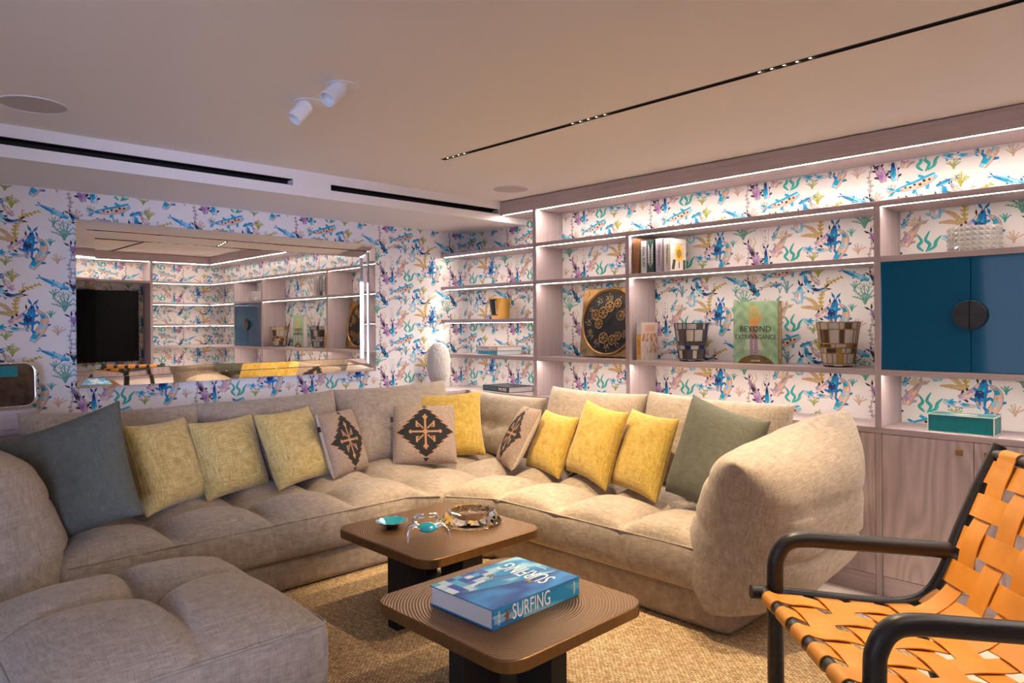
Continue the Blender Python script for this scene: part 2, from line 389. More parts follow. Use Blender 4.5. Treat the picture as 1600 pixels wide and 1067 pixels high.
def fish(I, pts, w, pal, belly=None, back=DARK, tail=None, fins=True, spots=None, n=16):
    w = w * 1.14
    prof = lambda t: w * (max(.0, math.sin(PI * min(1, t * .86 + .10)) ** .75)) * (1 - .45 * t) + .8
    I.layer += 1
    ribbon(I, pts, lambda t: prof(t) + 1.7, lambda t, k: back, n)
    q = spl(pts, n); hx, hy = q[0]; tx, ty = q[-1]; px, py = q[-4]; d = math.hypot(tx - px, ty - py) or 1; ux, uy = (tx - px) / d, (ty - py) / d; nx, ny = -uy, ux
    tl = w * 1.5; tc = tail or back
    for sg in (-1, 1):
        I.poly([(tx - ux * 3, ty - uy * 3), (tx + ux * tl * .5 + nx * sg * tl * .18, ty + uy * tl * .5 + ny * sg * tl * .18), (tx + ux * tl + nx * sg * tl * .62, ty + uy * tl + ny * sg * tl * .62), (tx + ux * tl * .35 + nx * sg * tl * .5, ty + uy * tl * .35 + ny * sg * tl * .5)], tc)
    if fins:
        for t, sg, L in ((.25, 1, .9), (.25, -1, .9), (.55, 1, .6), (.5, -1, .7)):
            i = int(t * (len(q) - 1)); x, y = q[i]; a = q[i - 1]; b = q[i + 1]; d = math.hypot(b[0] - a[0], b[1] - a[1]) or 1
            ux, uy = (b[0] - a[0]) / d, (b[1] - a[1]) / d; nx, ny = -uy * sg, ux * sg; p = prof(t)
            I.poly([(x + nx * p * .8 - ux * w * .2, y + ny * p * .8 - uy * w * .2), (x + nx * (p + w * L) + ux * w * .5, y + ny * (p + w * L) + uy * w * .5), (x + nx * (p + w * L * .7) + ux * w * .9, y + ny * (p + w * L * .7) + uy * w * .9), (x + nx * p * .8 + ux * w * .5, y + ny * p * .8 + uy * w * .5)], tail or pal[0])
    I.layer += 1
    bl = belly or pal[-1]
    def cf(t, k):
        if k == 3: return bl
        c = pal[int(t * len(pal) * .999 + (.3 if k == 1 else 0)) % len(pal)]
        return tuple(min(1, x * (1.12 if k == 2 else .92)) for x in c)
    ribbon(I, pts, prof, cf, n, 4)
    if spots:
        I.layer += 1
        for t, s, r in spots:
            i = int(t * (len(q) - 1)); x, y = q[i]; a = q[max(i - 1, 0)]; b = q[min(i + 1, len(q) - 1)]; d = math.hypot(b[0] - a[0], b[1] - a[1]) or 1
            nx, ny = -(b[1] - a[1]) / d, (b[0] - a[0]) / d
            x += nx * s * w; y += ny * s * w
            I.poly([(x + r * math.cos(k * 1.05) * (1 + .25 * (k % 2)), y + r * math.sin(k * 1.05) * 1.2) for k in range(6)], DARK)
def twig(I, x, y, ang, L, w, col, depth, rng, spread=.5, tip=None):
    x2, y2 = x + L * math.cos(ang), y + L * math.sin(ang); nx, ny = -math.sin(ang), math.cos(ang)
    I.poly([(x + nx * w, y + ny * w), (x2 + nx * w * .7, y2 + ny * w * .7), (x2 - nx * w * .7, y2 - ny * w * .7), (x - nx * w, y - ny * w)], col if (depth or not tip) else tip)
    if depth:
        for k in ((-1, 1) if depth < 3 else (-1, 0, 1)):
            twig(I, x2, y2, ang + k * spread * rng.uniform(.6, 1.2), L * rng.uniform(.66, .9), w * .82, col, depth - 1, rng, spread, tip)
def fan(I, x, y, H, half, n, w, col, tip, rng):
    R = PI / 2
    for k in range(n):
        t = (2 * k / (n - 1) - 1) if n > 1 else 0; a = -R + half * t + rng.uniform(-.08, .08); L = H * (1 - .22 * abs(t)) * rng.uniform(.85, 1.1)
        mx, my = x + L * .45 * math.cos(-R + half * t * .6), y + L * .45 * math.sin(-R + half * t * .6); ex, ey = x + L * math.cos(a), y + L * math.sin(a)
        cc = tuple(v * rng.uniform(.85, 1.15) for v in col); I.layer += .03
        ribbon(I, [(x, y), (mx, my), (ex, ey)], lambda q: w * (1 - .6 * q) + .4, lambda q, j: cc if q < .7 or not tip else tip, 8)
        for f in (.42, .6, .78):
            for sg in (-1, 1):
                if rng.random() < .2: continue
                bx_, by_ = (x + (mx - x) * f / .45, y + (my - y) * f / .45) if f < .45 else (mx + (ex - mx) * (f - .45) / .55, my + (ey - my) * (f - .45) / .55)
                b = a + sg * rng.uniform(.35, .65); l = L * rng.uniform(.16, .28); wx, wy = -math.sin(b) * w * .55, math.cos(b) * w * .55
                I.layer += .01
                I.poly([(bx_ - wx * .5, by_ - wy * .5), (bx_ + l * .6 * math.cos(b) - wx, by_ + l * .6 * math.sin(b) - wy), (bx_ + l * math.cos(b), by_ + l * math.sin(b)), (bx_ + l * .6 * math.cos(b) + wx, by_ + l * .6 * math.sin(b) + wy), (bx_ + wx * .5, by_ + wy * .5)], tip or cc)
def leafs(I, pts, col, n, L, w, rng):
    q = spl(pts, 3 * n)
    for i in range(1, len(q) - 1, max(1, len(q) // n)):
        a = q[i - 1]; b = q[i + 1]; an = math.atan2(b[1] - a[1], b[0] - a[0])
        for sg in (-1, 1):
            t = an + sg * rng.uniform(.5, .9); l = L * (1 - .5 * i / len(q)) * rng.uniform(.7, 1.1); x, y = q[i]
            ex, ey = x + l * math.cos(t), y + l * math.sin(t); mx, my = x + l * .5 * math.cos(t), y + l * .5 * math.sin(t); nx, ny = -math.sin(t) * w, math.cos(t) * w
            cc = tuple(v * rng.uniform(.8, 1.15) for v in col)
            I.layer += .05; I.poly([(x, y), (mx + nx, my + ny), (ex, ey), (mx - nx, my - ny)], cc)
def build_tile():
    I = Ink(); g = random.Random(3); R = PI / 2
    # corals and weeds first
    for (x, y, H, half, n, w, c, tip) in (
        (470, 106, 88, .62, 6, 3.0, LEAF, None), (725, 288, 128, .85, 7, 4.0, SAGE, SAGE), (262, 325, 82, 1.0, 7, 2.4, SPINK, OCHRE), (782, 154, 92, .75, 5, 4.6, SPINK, None),
        (285, 200, 104, .55, 4, 4.6, STEEL, STEEL), (242, 200, 84, .30, 2, 3.0, STEEL, STEEL), (60, 186, 66, .7, 5, 2.6, (.34, .40, .28), None), (690, 446, 76, .7, 5, 2.4, (.55, .40, .28), None),
        (150, 118, 78, .6, 5, 3.2, SPINK, None), (440, 470, 62, .7, 5, 3.0, (.30, .36, .10), None), (672, 196, 62, .6, 4, 3.0, (.10, .36, .36), None), (440, 215, 50, .7, 4, 2.4, SAGE, None), (110, 470, 70, .55, 5, 3.0, (.45, .33, .30), None), (655, 330, 60, .5, 4, 2.6, TEAL, None)):
        I.layer += 1; fan(I, x, y, H, half, n, w, c, tip, g)
    I.layer += 1
    ribbon(I, [(490, 312), (485, 240), (500, 180), (545, 140), (602, 112)], lambda t: 6 - 3 * t, lambda t, k: OCHRE, 12)
    ribbon(I, [(492, 230), (520, 165), (520, 120)], lambda t: 4 - 2 * t, lambda t, k: (.52, .40, .16), 8)
    leafs(I, [(490, 312), (485, 240), (500, 180), (545, 140), (602, 112)], OCHRE, 9, 32, 6, g)
    leafs(I, [(492, 230), (520, 165), (525, 115)], (.60, .42, .25), 5, 24, 5, g)
    for pts in ([(482, 318), (440, 262), (395, 232)], [(478, 318), (430, 300), (372, 298)]):
        ribbon(I, pts, lambda t: 4 + 9 * math.sin(PI * min(1, t * 1.05)), lambda t, k: (.60, .40, .22), 8, 1); leafs(I, pts, (.58, .40, .20), 8, 22, 5, g)
    I.layer += 1
    for dx in (-12, 0, 14):
        ribbon(I, [(150 + dx, 402), (142 + dx * 1.4, 350), (156 + dx * 1.2, 300), (146 + dx * 2, 228)], lambda t: 1.8 - .8 * t, lambda t, k: SPINK, 10)
    leafs(I, [(150, 400), (144, 340), (156, 300), (148, 222)], (.10, .36, .32), 6, 20, 2.6, g)
    ribbon(I, [(752, 545), (760, 500), (748, 455), (762, 400), (756, 345)], lambda t: 4.5 - 2 * t, lambda t, k: MAUVE, 12); leafs(I, [(752, 545), (760, 500), (748, 455), (762, 400), (756, 345)], MAUVE, 7, 26, 6, g)
    for x0 in (56, 84):
        ribbon(I, [(x0, 372), (x0 - 9, 340), (x0 + 9, 310), (x0 - 7, 275)], lambda t: 3.6 - 2 * t, lambda t, k: OCHRE, 10)
    for pts in ([(300, 455), (275, 425), (292, 395), (268, 352)], [(312, 460), (330, 420), (310, 388), (330, 340)], [(322, 455), (352, 432), (360, 400), (384, 372)]):
        ribbon(I, pts, lambda t: 2 + 7 * math.sin(PI * min(1, t * .9 + .08)), lambda t, k: tuple(v * (1 + .3 * (k - .5)) for v in TEAL), 12, 2)
    # koi
    fish(I, [(362, 274), (356, 235), (360, 195), (369, 158)], 25, [SKY, WHT, PINK, SKY, CYAN], SKY, NAVY)
    fish(I, [(392, 92), (396, 130), (420, 170), (465, 192), (512, 178)], 19, [CYAN, BLUE, SKY, NAVY, BLUE], WHT, NAVY, DARK)
    fish(I, [(478, 156), (458, 128), (440, 104), (428, 82)], 11, [LILAC, PINK, MAUVE], PINK, DARK)
    fish(I, [(362, 86), (392, 72), (424, 60), (448, 52)], 10, [BLUE, CYAN, BLUE, PINK], SKY, NAVY)
    fish(I, [(452, 360), (485, 348), (520, 315), (540, 278)], 19, [LILAC, PINK, LILAC, PINK], PINK, MAUVE, DARK)
    fish(I, [(553, 408), (548, 350), (560, 300), (566, 248)], 25, [TAN, BLUE, NAVY, CYAN, BLUE, NAVY], BLUE, NAVY, BLUE, spots=[(.35, .3, 5), (.55, -.2, 5)])
    fish(I, [(562, 486), (588, 440), (618, 380), (622, 320), (592, 284)], 23, [SKY, CYAN, TAN, SKY, TAN, CYAN, TAN], TAN, NAVY, BLUE)
    fish(I, [(386, 382), (430, 398), (480, 402), (530, 404)], 15, [SKY, CYAN, WHT, CYAN, PINK], PINK, BLUE, CYAN)
    fish(I, [(748, 138), (700, 118), (650, 92), (606, 70)], 14, [CYAN, SKY, CYAN, BLUE], SKY, BLUE, BLUE)
    fish(I, [(826, 212), (800, 180), (776, 140), (752, 104)], 16, [CYAN, DARK, BLUE, DARK], BLUE, DARK, DARK)
    fish(I, [(248, 140), (210, 140), (175, 140), (132, 158)], 12, [BLUE, CYAN, TAN, PINK], TAN, DARK, DARK)
    fish(I, [(202, 312), (212, 282), (225, 252), (240, 228)], 9, [SKY, CYAN, PINK, CYAN], SKY, NAVY, DARK)
    fish(I, [(212, 424), (222, 385), (250, 340), (284, 292)], 24, [PINK, LILAC, TAN, MAUVE], TAN, DARK, MAUVE)
    fish(I, [(826, 492), (812, 440), (790, 385), (756, 322)], 21, [LILAC, PURP, LILAC, DARK, PURP], LILAC, DARK, DARK)
    fish(I, [(166, 494), (164, 455), (162, 415), (158, 362)], 19, [SKY, CYAN, BLUE, NAVY], WHT, NAVY, NAVY)
    fish(I, [(362, 486), (318, 512), (262, 534), (208, 546), (168, 552)], 27, [SKY, TAN, TAN, PINK, TAN, CYAN], CYAN, CYAN, CYAN,
         spots=[(.22, -.1, 6), (.32, .15, 7), (.42, -.2, 7), (.5, .15, 6), (.6, -.1, 6), (.72, .1, 5)], n=20)
    return I
TILE = build_tile()
S0 = 4.19 + (-4.171 - XL)
def wallpaper(parent, s0, s1, za, zb, place, name='wallpaper_print'):
    """lay printed repeats over s0..s1 x za..zb; place(s,z,lift) gives the point on the wall"""
    tv = np.array(TILE.v); S = (tv[:, 0] - 245) / 715 * TW + S0; Z = 2.137 - (tv[:, 1] - 55) / 470 * TH
    V = []; Fc = []; Cc = []
    lay = np.zeros(len(tv))
    for f, l in zip(TILE.f, TILE.l): lay[list(f)] = l
    mx = max(TILE.l)
    k0 = int(math.floor((s0 - S.max()) / TW)); k1 = int(math.ceil((s1 - S.min()) / TW)); j0 = int(math.floor((za - Z.max()) / TH)); j1 = int(math.ceil((zb - Z.min()) / TH))
    for k in range(k0, k1 + 1):
        for j in range(j0, j1 + 1):
            s = S + k * TW; z = Z + j * TH
            for f, c in zip(TILE.f, TILE.c):
                ff = list(f); a, b = s[ff], z[ff]
                if a.min() < s0 or a.max() > s1 or b.min() < za or b.max() > zb: continue
                o = len(V); V += [place(a[i], b[i], .0003 + .0012 * lay[ff[i]] / mx) for i in range(len(ff))]
                Fc.append(tuple(range(o, o + len(ff)))); Cc.append(c)
    mb = MB(); mb.v = V; mb.f = Fc; mb.c = Cc
    return tag(mk(name, mb, 'print', parent), kind='stuff')
wallpaper(wl, .2, YB, .80, SZ, lambda s, z, d: (XL + d, s, z))
wallpaper(wb, YB + .002, YB + (XRW - XL), .86, FB, lambda s, z, d: (XL + s - YB, YB - d, z))
wallpaper(wr, 10.0, 10.0 + 2.95, .86, FB, lambda s, z, d: (XRW - d, YB - (s - 10.0), z))

# ------------------------------------------------------------------ built-in bookcases
def board(name, t, mat, *b): return mk(name, bx(*b), mat, t, bevel=.0015)
def led(t, *b): return tag(mk('led_strip', bx(*b), 'led', t), 'glowing warm light strip under the board')
def bookcase_back():
    t = thing('bookcase', 'long limed-oak bookcase lit by warm strips beside the mirror wall', 'bookcase', (0, 0, 0))
    e = .0008
    board('fascia', t, 'oak', SX + e, XRF - e, YF, YF + .03, FB, ZC - .006)
    board('top_panel', t, 'oak', D1[0], XRW - .003, YF + .03, YB - .003, FB, FB + .02)
    board('top_panel', t, 'oak', SX + e, D1[0], YF + .03, YB - .003, FB, FB + .02)
    board('divider', t, 'oak_v', *D1, YF, YB - .003, ZT + e, FB)
    board('divider', t, 'oak_v', *D2, YF, YB - .003, ZT + e, ZA - T)
    board('divider', t, 'oak_v', *D3, YF, YB - .003, ZT + e, ZA - T)
    board('divider', t, 'oak_v', *D4, YF, YB - .003, ZT + e, ZA - T)
    board('shelf', t, 'oak', D1[1], XRW - .003, YF, YB - .003, ZA - T, ZA)
    for x0, x1, zs in ((XL + .002, D1[0], (ZA, ZB, ZM, ZS)), (D1[1], D2[0], (ZB, ZS)), (D2[1], D3[0], (ZB, ZS)), (D3[1], D4[0], (ZB, ZS)), (D4[1], XRW - .003, (ZB, ZM, ZS))):
        for z in zs: board('shelf', t, 'oak', x0, x1, YF, YB - .003, z - T, z)
    w0, w1, h = YF + .009, YF + .0118, .0002
    led(t, SX + .03, D1[0] - .004, w0 - .001, w1 + .002, FB - h, FB); led(t, D1[1] + .004, XRF - .01, w0 - .001, w1 + .002, FB - h, FB)
    for x0, x1, zs in ((XL + .04, D1[0], (ZA, ZB, ZM, ZS)), (D1[1], D2[0], (ZA, ZB, ZS)), (D2[1], D3[0], (ZA, ZB, ZS)), (D3[1], D4[0], (ZA, ZS)), (D4[1], XRF - .02, (ZA, ZB, ZM, ZS))):
        for z in zs: led(t, x0 + .006, x1 - .006, w0, w1, z - T - h, z - T)
    return t
bookcase_back()
YD = 3.14      # divider between the television bay and the shelves of the right-hand bookcase
YE = 1.25
def bookcase_right():
    t = thing('bookcase', 'limed-oak bookcase around the black television, mirrored in the glass', 'bookcase', (0, 0, 0)); e = .0008
    board('fascia', t, 'oak_y', XRF, XRF + .03, YE, YF - .001, FB, ZC - .006)
    board('top_panel', t, 'oak_y', XRF + .03, XRW - .003, YE, YF - .002, FB, FB + .02)
    for y in (YD, YE): board('divider', t, 'oak_v', XRF, XRW - .003, y - .032, y, ZT + e, FB)
    board('shelf', t, 'oak_y', XRF, XRW - .003, YE, YD - .032, ZA - T, ZA)
    for z in (ZA, ZB, ZM, ZS): board('shelf', t, 'oak_y', XRF, XRW - .003, YD, YF - .002, z - T, z)
    w0, w1, h = XRF + .009, XRF + .0118, .0002
    led(t, w0 - .001, w1 + .002, YE + .01, YD - .04, FB - h, FB); led(t, w0 - .001, w1 + .002, YD + .01, YF - .02, FB - h, FB)
    for z in (ZA, ZB, ZM, ZS): led(t, w0, w1, YD + .006, YF - .02, z - T - h, z - T)
bookcase_right()
# worktop running round three sides
LCX = -4.584
wt = MB(); wt.prism([(XL + .002, YB - .002), (XL + .002, -.6), (LCX, -.6), (LCX, YF), (XRF, YF), (XRF, YE), (XRW - .002, YE), (XRW - .002, YB - .002)], ZT - T, ZT)
tag(mk('worktop', wt, 'oak', bevel=.002), 'pale limed-oak worktop running along the walls behind the sofa', 'worktop')
def base_cabinet(x0, x1, label, ndoor, axis='x', front=YF, back=YB, sgn=-1):
    """axis x: front faces -y; axis y: runs along y, front faces sgn*x"""
    t = thing('base_cabinet', label, 'cabinet', (0, 0, 0), group='limed-oak cabinets under the worktop'); e = .0015
    z0, z1 = .105, ZT - T - .0008
    def B(name, a0, a1, d0, d1, za, zb, mat):
        if axis == 'x': return mk(name, bx(a0, a1, front + d0, front + d1, za, zb), mat, t, bevel=.0012)
        f = front; lo, hi = sorted((f - sgn * d0, f - sgn * d1)); return mk(name, bx(lo, hi, a0, a1, za, zb), mat, t, bevel=.0012)
    B('body', x0 + e, x1 - e, .021, abs(back - front) - .004, z0, z1, 'oak_v')
    B('plinth', x0 + e, x1 - e, .004, .05, .0, z0 - .003, 'oak')
    w = (x1 - x0) / ndoor
    for k in range(ndoor):
        d = B('cabinet_door', x0 + k * w + e, x0 + (k + 1) * w - e, 0, .02, z0, z1 - .002, 'oak_door')
        if ndoor == 2:
            s = 1 if k == 0 else -1; xe = (x0 + w) - s * .058
            if axis == 'x':
                kb = MB().box(xe - .014, xe + .014, front - .016, front, .765, .793)
                tag(mk('knob', kb, 'old_brass', d, bevel=.003), 'small square antique brass knob')
    return t
base_cabinet(LCX + .004, D1[0] + .018, 'limed-oak cabinet hidden behind the corner of the sofa', 1)
base_cabinet(D1[0] + .018, D2[0] + .016, 'limed-oak cabinet behind the sofa below the gear clock', 1)
base_cabinet(D2[0] + .016, D3[0], 'plain limed-oak cabinet behind the right end of the sofa', 1)
base_cabinet(D3[1], D4[0] + .016 + .0, 'limed-oak cabinet with brass knobs under the teal tissue box', 2)
base_cabinet(D4[0] + .016, XRF - .004, 'limed-oak cabinet in the corner by the television bookcase', 2)
st = tag(mk('cabinet_post', bx(D3[0] + .001, D3[1] - .001, YF, YF + .05, 0, ZT - T - .001), 'oak_v'), 'narrow upright oak strip between two cabinets under the worktop', 'panel')
base_cabinet(.5, YF - .01, 'low limed-oak cabinet along the mirror wall behind the sofa', 4, 'y', LCX, XL, 1)
base_cabinet(YE + .01, YF - .02, 'low limed-oak cabinet under the black television', 3, 'y', XRF, XRW, -1)
# blue lacquered wall cupboard
t = thing('wall_cupboard', 'glossy petrol-blue lacquered cupboard with round dark pull set in bookcase', 'cupboard', (0, 0, 0))
mk('carcass', bx(D3[1] + .001, D4[0] - .001, YF + .025, YB - .02, ZS + .001, ZB - T - .001), 'blue_lacquer', t)
gx = -.910
for k, (a, b) in enumerate(((D3[1] + .002, gx - .0012), (gx + .0012, D4[0] - .002))):
    d = mk('cupboard_door', bx(a, b, YF + .001, YF + .022, ZS + .002, ZB - T - .002), 'blue_lacquer', t, bevel=.001)
    pl = MB(); n = 24; r = .068; poly = [(gx + (-.001 if k == 0 else .001), 0)] * 0
    a0, a1 = (PI / 2, 3 * PI / 2) if k == 0 else (-PI / 2, PI / 2)
    pts = [(r * math.cos(a0 + (a1 - a0) * i / n), r * math.sin(a0 + (a1 - a0) * i / n)) for i in range(n + 1)]
    pl.prism(pts, 0, .026); pl.xform(Matrix.Translation((gx + (-.0012 if k == 0 else .0012), YF + .001, 1.432)) @ Matrix.Rotation(PI / 2, 4, 'X'))
    tag(mk('pull', pl, 'ebony', d, smooth=40, bevel=.002), 'half-round dark ribbed wooden pull')
# television on the right wall
t = thing('television', 'large black flat television seen in the mirror', 'television', (.5, 2.3, .98))
mk('screen', off(bx(.505, .512, 1.50, 3.02, .975, 1.885), (.5, 2.3, .98)), 'black_gloss', t)
mk('housing', off(bx(.512, .56, 1.49, 3.03, .965, 1.895), (.5, 2.3, .98)), 'black', t, bevel=.004)
mk('wall_bracket', off(bx(.56, XRW - .002, 2.1, 2.5, 1.25, 1.6), (.5, 2.3, .98)), 'black', t)

# ------------------------------------------------------------------ mirror
def mirror():
    y0, y1, za, zb = 1.085, 3.175, 1.045, 2.052
    p0 = (XL, (y0 + y1) / 2, za)
    t = thing('wall_mirror', 'wide wall mirror with a double glass border above the sofa', 'mirror', p0)
    mk('backing', off(bx(XL + .001, XL + .020, y0 + .03, y1 - .03, za + .03, zb - .03), p0), 'black', t)
    def ring(name, i0, i1, h0, h1, hb):
        """mirror strips: outer inset i0 (height h0), inner inset i1 (height h1), four mitred bars"""
        for k in range(4):
            mb = MB()
            def P(i, h): return [(XL + h, y0 + i, za + i), (XL + h, y1 - i, za + i), (XL + h, y1 - i, zb - i), (XL + h, y0 + i, zb - i)]
            a, b, cc, d = P(i0, h0), P(i1, h1), P(i1, hb), P(i0, hb); n = (k + 1) % 4
            v = [a[k], a[n], b[n], b[k], cc[k], cc[n], d[k], d[n]]
            mb.add(v, [(0, 1, 2, 3), (3, 2, 5, 4), (6, 7, 1, 0), (4, 5, 7, 6), (0, 3, 4, 6), (1, 7, 5, 2)])
            o = mk(name, mb, 'mirror_rim', t); o.data.transform(Matrix.Translation((-p0[0], -p0[1], -p0[2])))
            bm = bmesh.new(); bm.from_mesh(o.data); bmesh.ops.recalc_face_normals(bm, faces=bm.faces); bm.to_mesh(o.data); bm.free()
    ring('outer_strip', 0, .056, .062, .066, .002)
    ring('inner_strip', .058, .104, .048, .051, .021)
    mk('pane', off(bx(XL + .021, XL + .027, y0 + .105, y1 - .105, za + .105, zb - .105), p0), 'mirror', t)
mirror()

# ------------------------------------------------------------------ ceiling fittings
t = thing('ceiling_track', 'long slim black lighting track sunk into the ceiling', 'light track', (-1.5, 2.645, ZC))
c = MB(); c.box(TX0 + .001, XRF - .002, TY0, TY0 + .004, ZC - .003, ZC + .05); c.box(TX0 + .001, XRF - .002, TY1 - .004, TY1, ZC - .003, ZC + .05); c.box(TX0 + .001, XRF - .002, TY0 + .004, TY1 - .004, ZC + .03, ZC + .05); c.box(TX0 + .001, TX0 + .005, TY0 + .004, TY1 - .004, ZC - .003, ZC + .05)
mk('channel', off(c, (-1.5, 2.645, ZC)), 'black', t)
for x0, n in ((-3.27, 4), (-2.30, 5), (-1.33, 5)):
    m = mk('lamp_module', off(bx(x0 - .02, x0 + .05 * n - .03, 2.636, 2.654, ZC + .004, ZC + .029), (-1.5, 2.645, ZC)), 'black', t)
    for k in range(n):
        ln = MB().lathe([(.0055, 0), (.0055, .003), (.001, .003)], 12, x0 + .05 * k, 2.645, ZC + .0015); mk('lens', off(ln, (-1.5, 2.645, ZC)), 'lens', m)
for (x, y), lb in (((-3.70, .67), 'flat round grey ceiling speaker above the left arm of the sofa'), ((-3.695, 3.57), 'flat round grey ceiling speaker near the end of the oak fascia')):
    t = thing('ceiling_speaker', lb, 'speaker', (x, y, ZC), group='round speakers in the ceiling')
    mk('rim', MB().lathe([(.133, .0), (.133, -.004), (.127, -.005), (.127, .0)], 48), 'white_paint', t, smooth=40); mk('grille', MB().lathe([(.127, 0), (.126, -.003), (.0, -.0035)], 48), 'grille', t, smooth=40)
for (x, y), tip, lb in (((-2.861, 1.54), (-2.868, 1.472, 2.297), 'white tilting ceiling spotlight hanging lower, its mouth showing'), ((-2.571, 1.533), (-2.553, 1.452, 2.305), 'white tilting ceiling spotlight tucked up into its recess')):
    t = thing('ceiling_spotlight', lb, 'spotlight', (x, y, ZC), group='white tilting ceiling spotlights')
    mk('recess_plate', MB().lathe([(.066, 0), (.064, -.0025), (.056, -.003), (.0, -.0022)], 40), 'white_paint', t, smooth=40)
    d = (Vector(tip) - Vector((x, y, ZC))); dn = d.normalized(); a = -dn * .005; b = d
    q = dn.to_track_quat('Z', 'Y').to_matrix().to_4x4()
    L = d.length
    b_ = MB().lathe([(.034, .018), (.034, L), (.032, L + .001), (.030, L), (.029, L - .03), (.0, L - .031)], 28); b_.xform(q); mk('barrel', b_, 'white_paint', t, smooth=40)

# ------------------------------------------------------------------ rug
tag(mk('rug', bx(-4.25, -.96, -.75, 3.46, .001, .013), 'sisal', bevel=.004), 'large woven straw-coloured sisal rug under the tables and sofa', 'rug')

# ------------------------------------------------------------------ soft furniture
def grid_box(nx, ny, nz, size, r):
    """rounded closed box, centred in x,y, base at z=0"""
    hx, hy, hz = size[0] / 2, size[1] / 2, size[2] / 2; key = {}; V = []; Fc = []
    def vid(p):
        k = tuple(round(a, 5) for a in p)
        if k not in key: key[k] = len(V); V.append(p)
        return key[k]
    def face(fn, a, b):
        for i in range(a):
            for j in range(b):
                Fc.append(tuple(vid(fn(u / a * 2 - 1, v / b * 2 - 1)) for u, v in ((i, j), (i + 1, j), (i + 1, j + 1), (i, j + 1))))
    face(lambda u, v: (hx * u, hy * v, hz), nx, ny); face(lambda u, v: (hx * u, -hy * v, -hz), nx, ny)
    face(lambda u, v: (hx * u, -hy, hz * v), nx, nz); face(lambda u, v: (-hx * u, hy, hz * v), nx, nz)
    face(lambda u, v: (hx, hy * u, hz * v), ny, nz); face(lambda u, v: (-hx, -hy * u, hz * v), ny, nz)
    A = np.array(V); inn = np.array([hx - r, hy - r, hz - r]); Q = np.clip(A, -inn, inn); D = A - Q; L = np.linalg.norm(D, axis=1, keepdims=True); L[L == 0] = 1
    P = np.where(np.abs(D).sum(1, keepdims=True) > 0, Q + D / L * r, A); P[:, 2] += hz
    return P, Fc
def from_np(P, Fc):
    m = MB(); m.v = [tuple(p) for p in P]; m.f = Fc; return m
def wob(P, amp, sc, seed=0):
    g = np.random.default_rng(seed); o = np.zeros(len(P))
    for k in range(6):
        d = g.normal(size=3); d /= np.linalg.norm(d); o += np.sin(P @ d * sc * (1 + .5 * k) + g.uniform(0, 6)) / (1 + .5 * k)
    return amp * o / 2.5
def cells(x, edges):
    """position 0..1 inside its tuft cell"""
    e = np.array(edges); i = np.clip(np.searchsorted(e, x) - 1, 0, len(e) - 2); return np.clip((x - e[i]) / (e[i + 1] - e[i]), 0, 1)
def seat(name, parent, p0, xr, yr, zr, xe, ye, hump, warp=None, dens=34, r=.035, hollow=.0):
    sx, sy, sz = xr[1] - xr[0], yr[1] - yr[0], zr[1] - zr[0]
    P, Fc = grid_box(int(sx * dens * 1.6), int(sy * dens * 1.6), 8, (sx, sy, sz), r)
    P[:, 0] += (xr[0] + xr[1]) / 2; P[:, 1] += (yr[0] + yr[1]) / 2
    tx, ty = cells(P[:, 0], xe), cells(P[:, 1], ye)
    b = (1 - np.abs(2 * tx - 1) ** 2.6) ** .75 * (1 - np.abs(2 * ty - 1) ** 2.6) ** .75
    h = np.clip(P[:, 2] / sz, 0, 1) ** 3
    side = (1 - np.abs(2 * tx - 1) ** 6) * (1 - h)
    P[:, 2] += hump * b * h + wob(P, .004, 9, 5) * h - hollow * h * np.exp(-(((P[:, 0] - np.mean(xe)) / .13) ** 2 + ((P[:, 1] - np.mean(ye)) / .13) ** 2))
    cxm, cym = (xr[0] + xr[1]) / 2, (yr[0] + yr[1]) / 2
    front = np.clip(np.abs(P[:, 1] - cym) / (sy / 2) - .96, 0, .04) / .04; P[:, 1] += np.sign(P[:, 1] - cym) * front * .012 * (1 - np.abs(2 * tx - 1) ** 4) * np.sin(PI * np.clip(P[:, 2] / sz, 0, 1))
    front = np.clip(np.abs(P[:, 0] - cxm) / (sx / 2) - .96, 0, .04) / .04; P[:, 0] += np.sign(P[:, 0] - cxm) * front * .012 * (1 - np.abs(2 * ty - 1) ** 4) * np.sin(PI * np.clip(P[:, 2] / sz, 0, 1))
    P[:, 2] += zr[0]
    if warp: P = warp(P)
    P -= np.array(p0); return mk(name, from_np(P, Fc), 'sofa_linen', parent, smooth=180)
def soft_block(name, parent, p0, xr, yr, zr, r=.03, mat='sofa_linen'):
    P, Fc = grid_box(24, 24, 5, (xr[1] - xr[0], yr[1] - yr[0], zr[1] - zr[0]), r)
    P += np.array([(xr[0] + xr[1]) / 2, (yr[0] + yr[1]) / 2, zr[0]]); P -= np.array(p0)
    return mk(name, from_np(P, Fc), mat, parent, smooth=180)
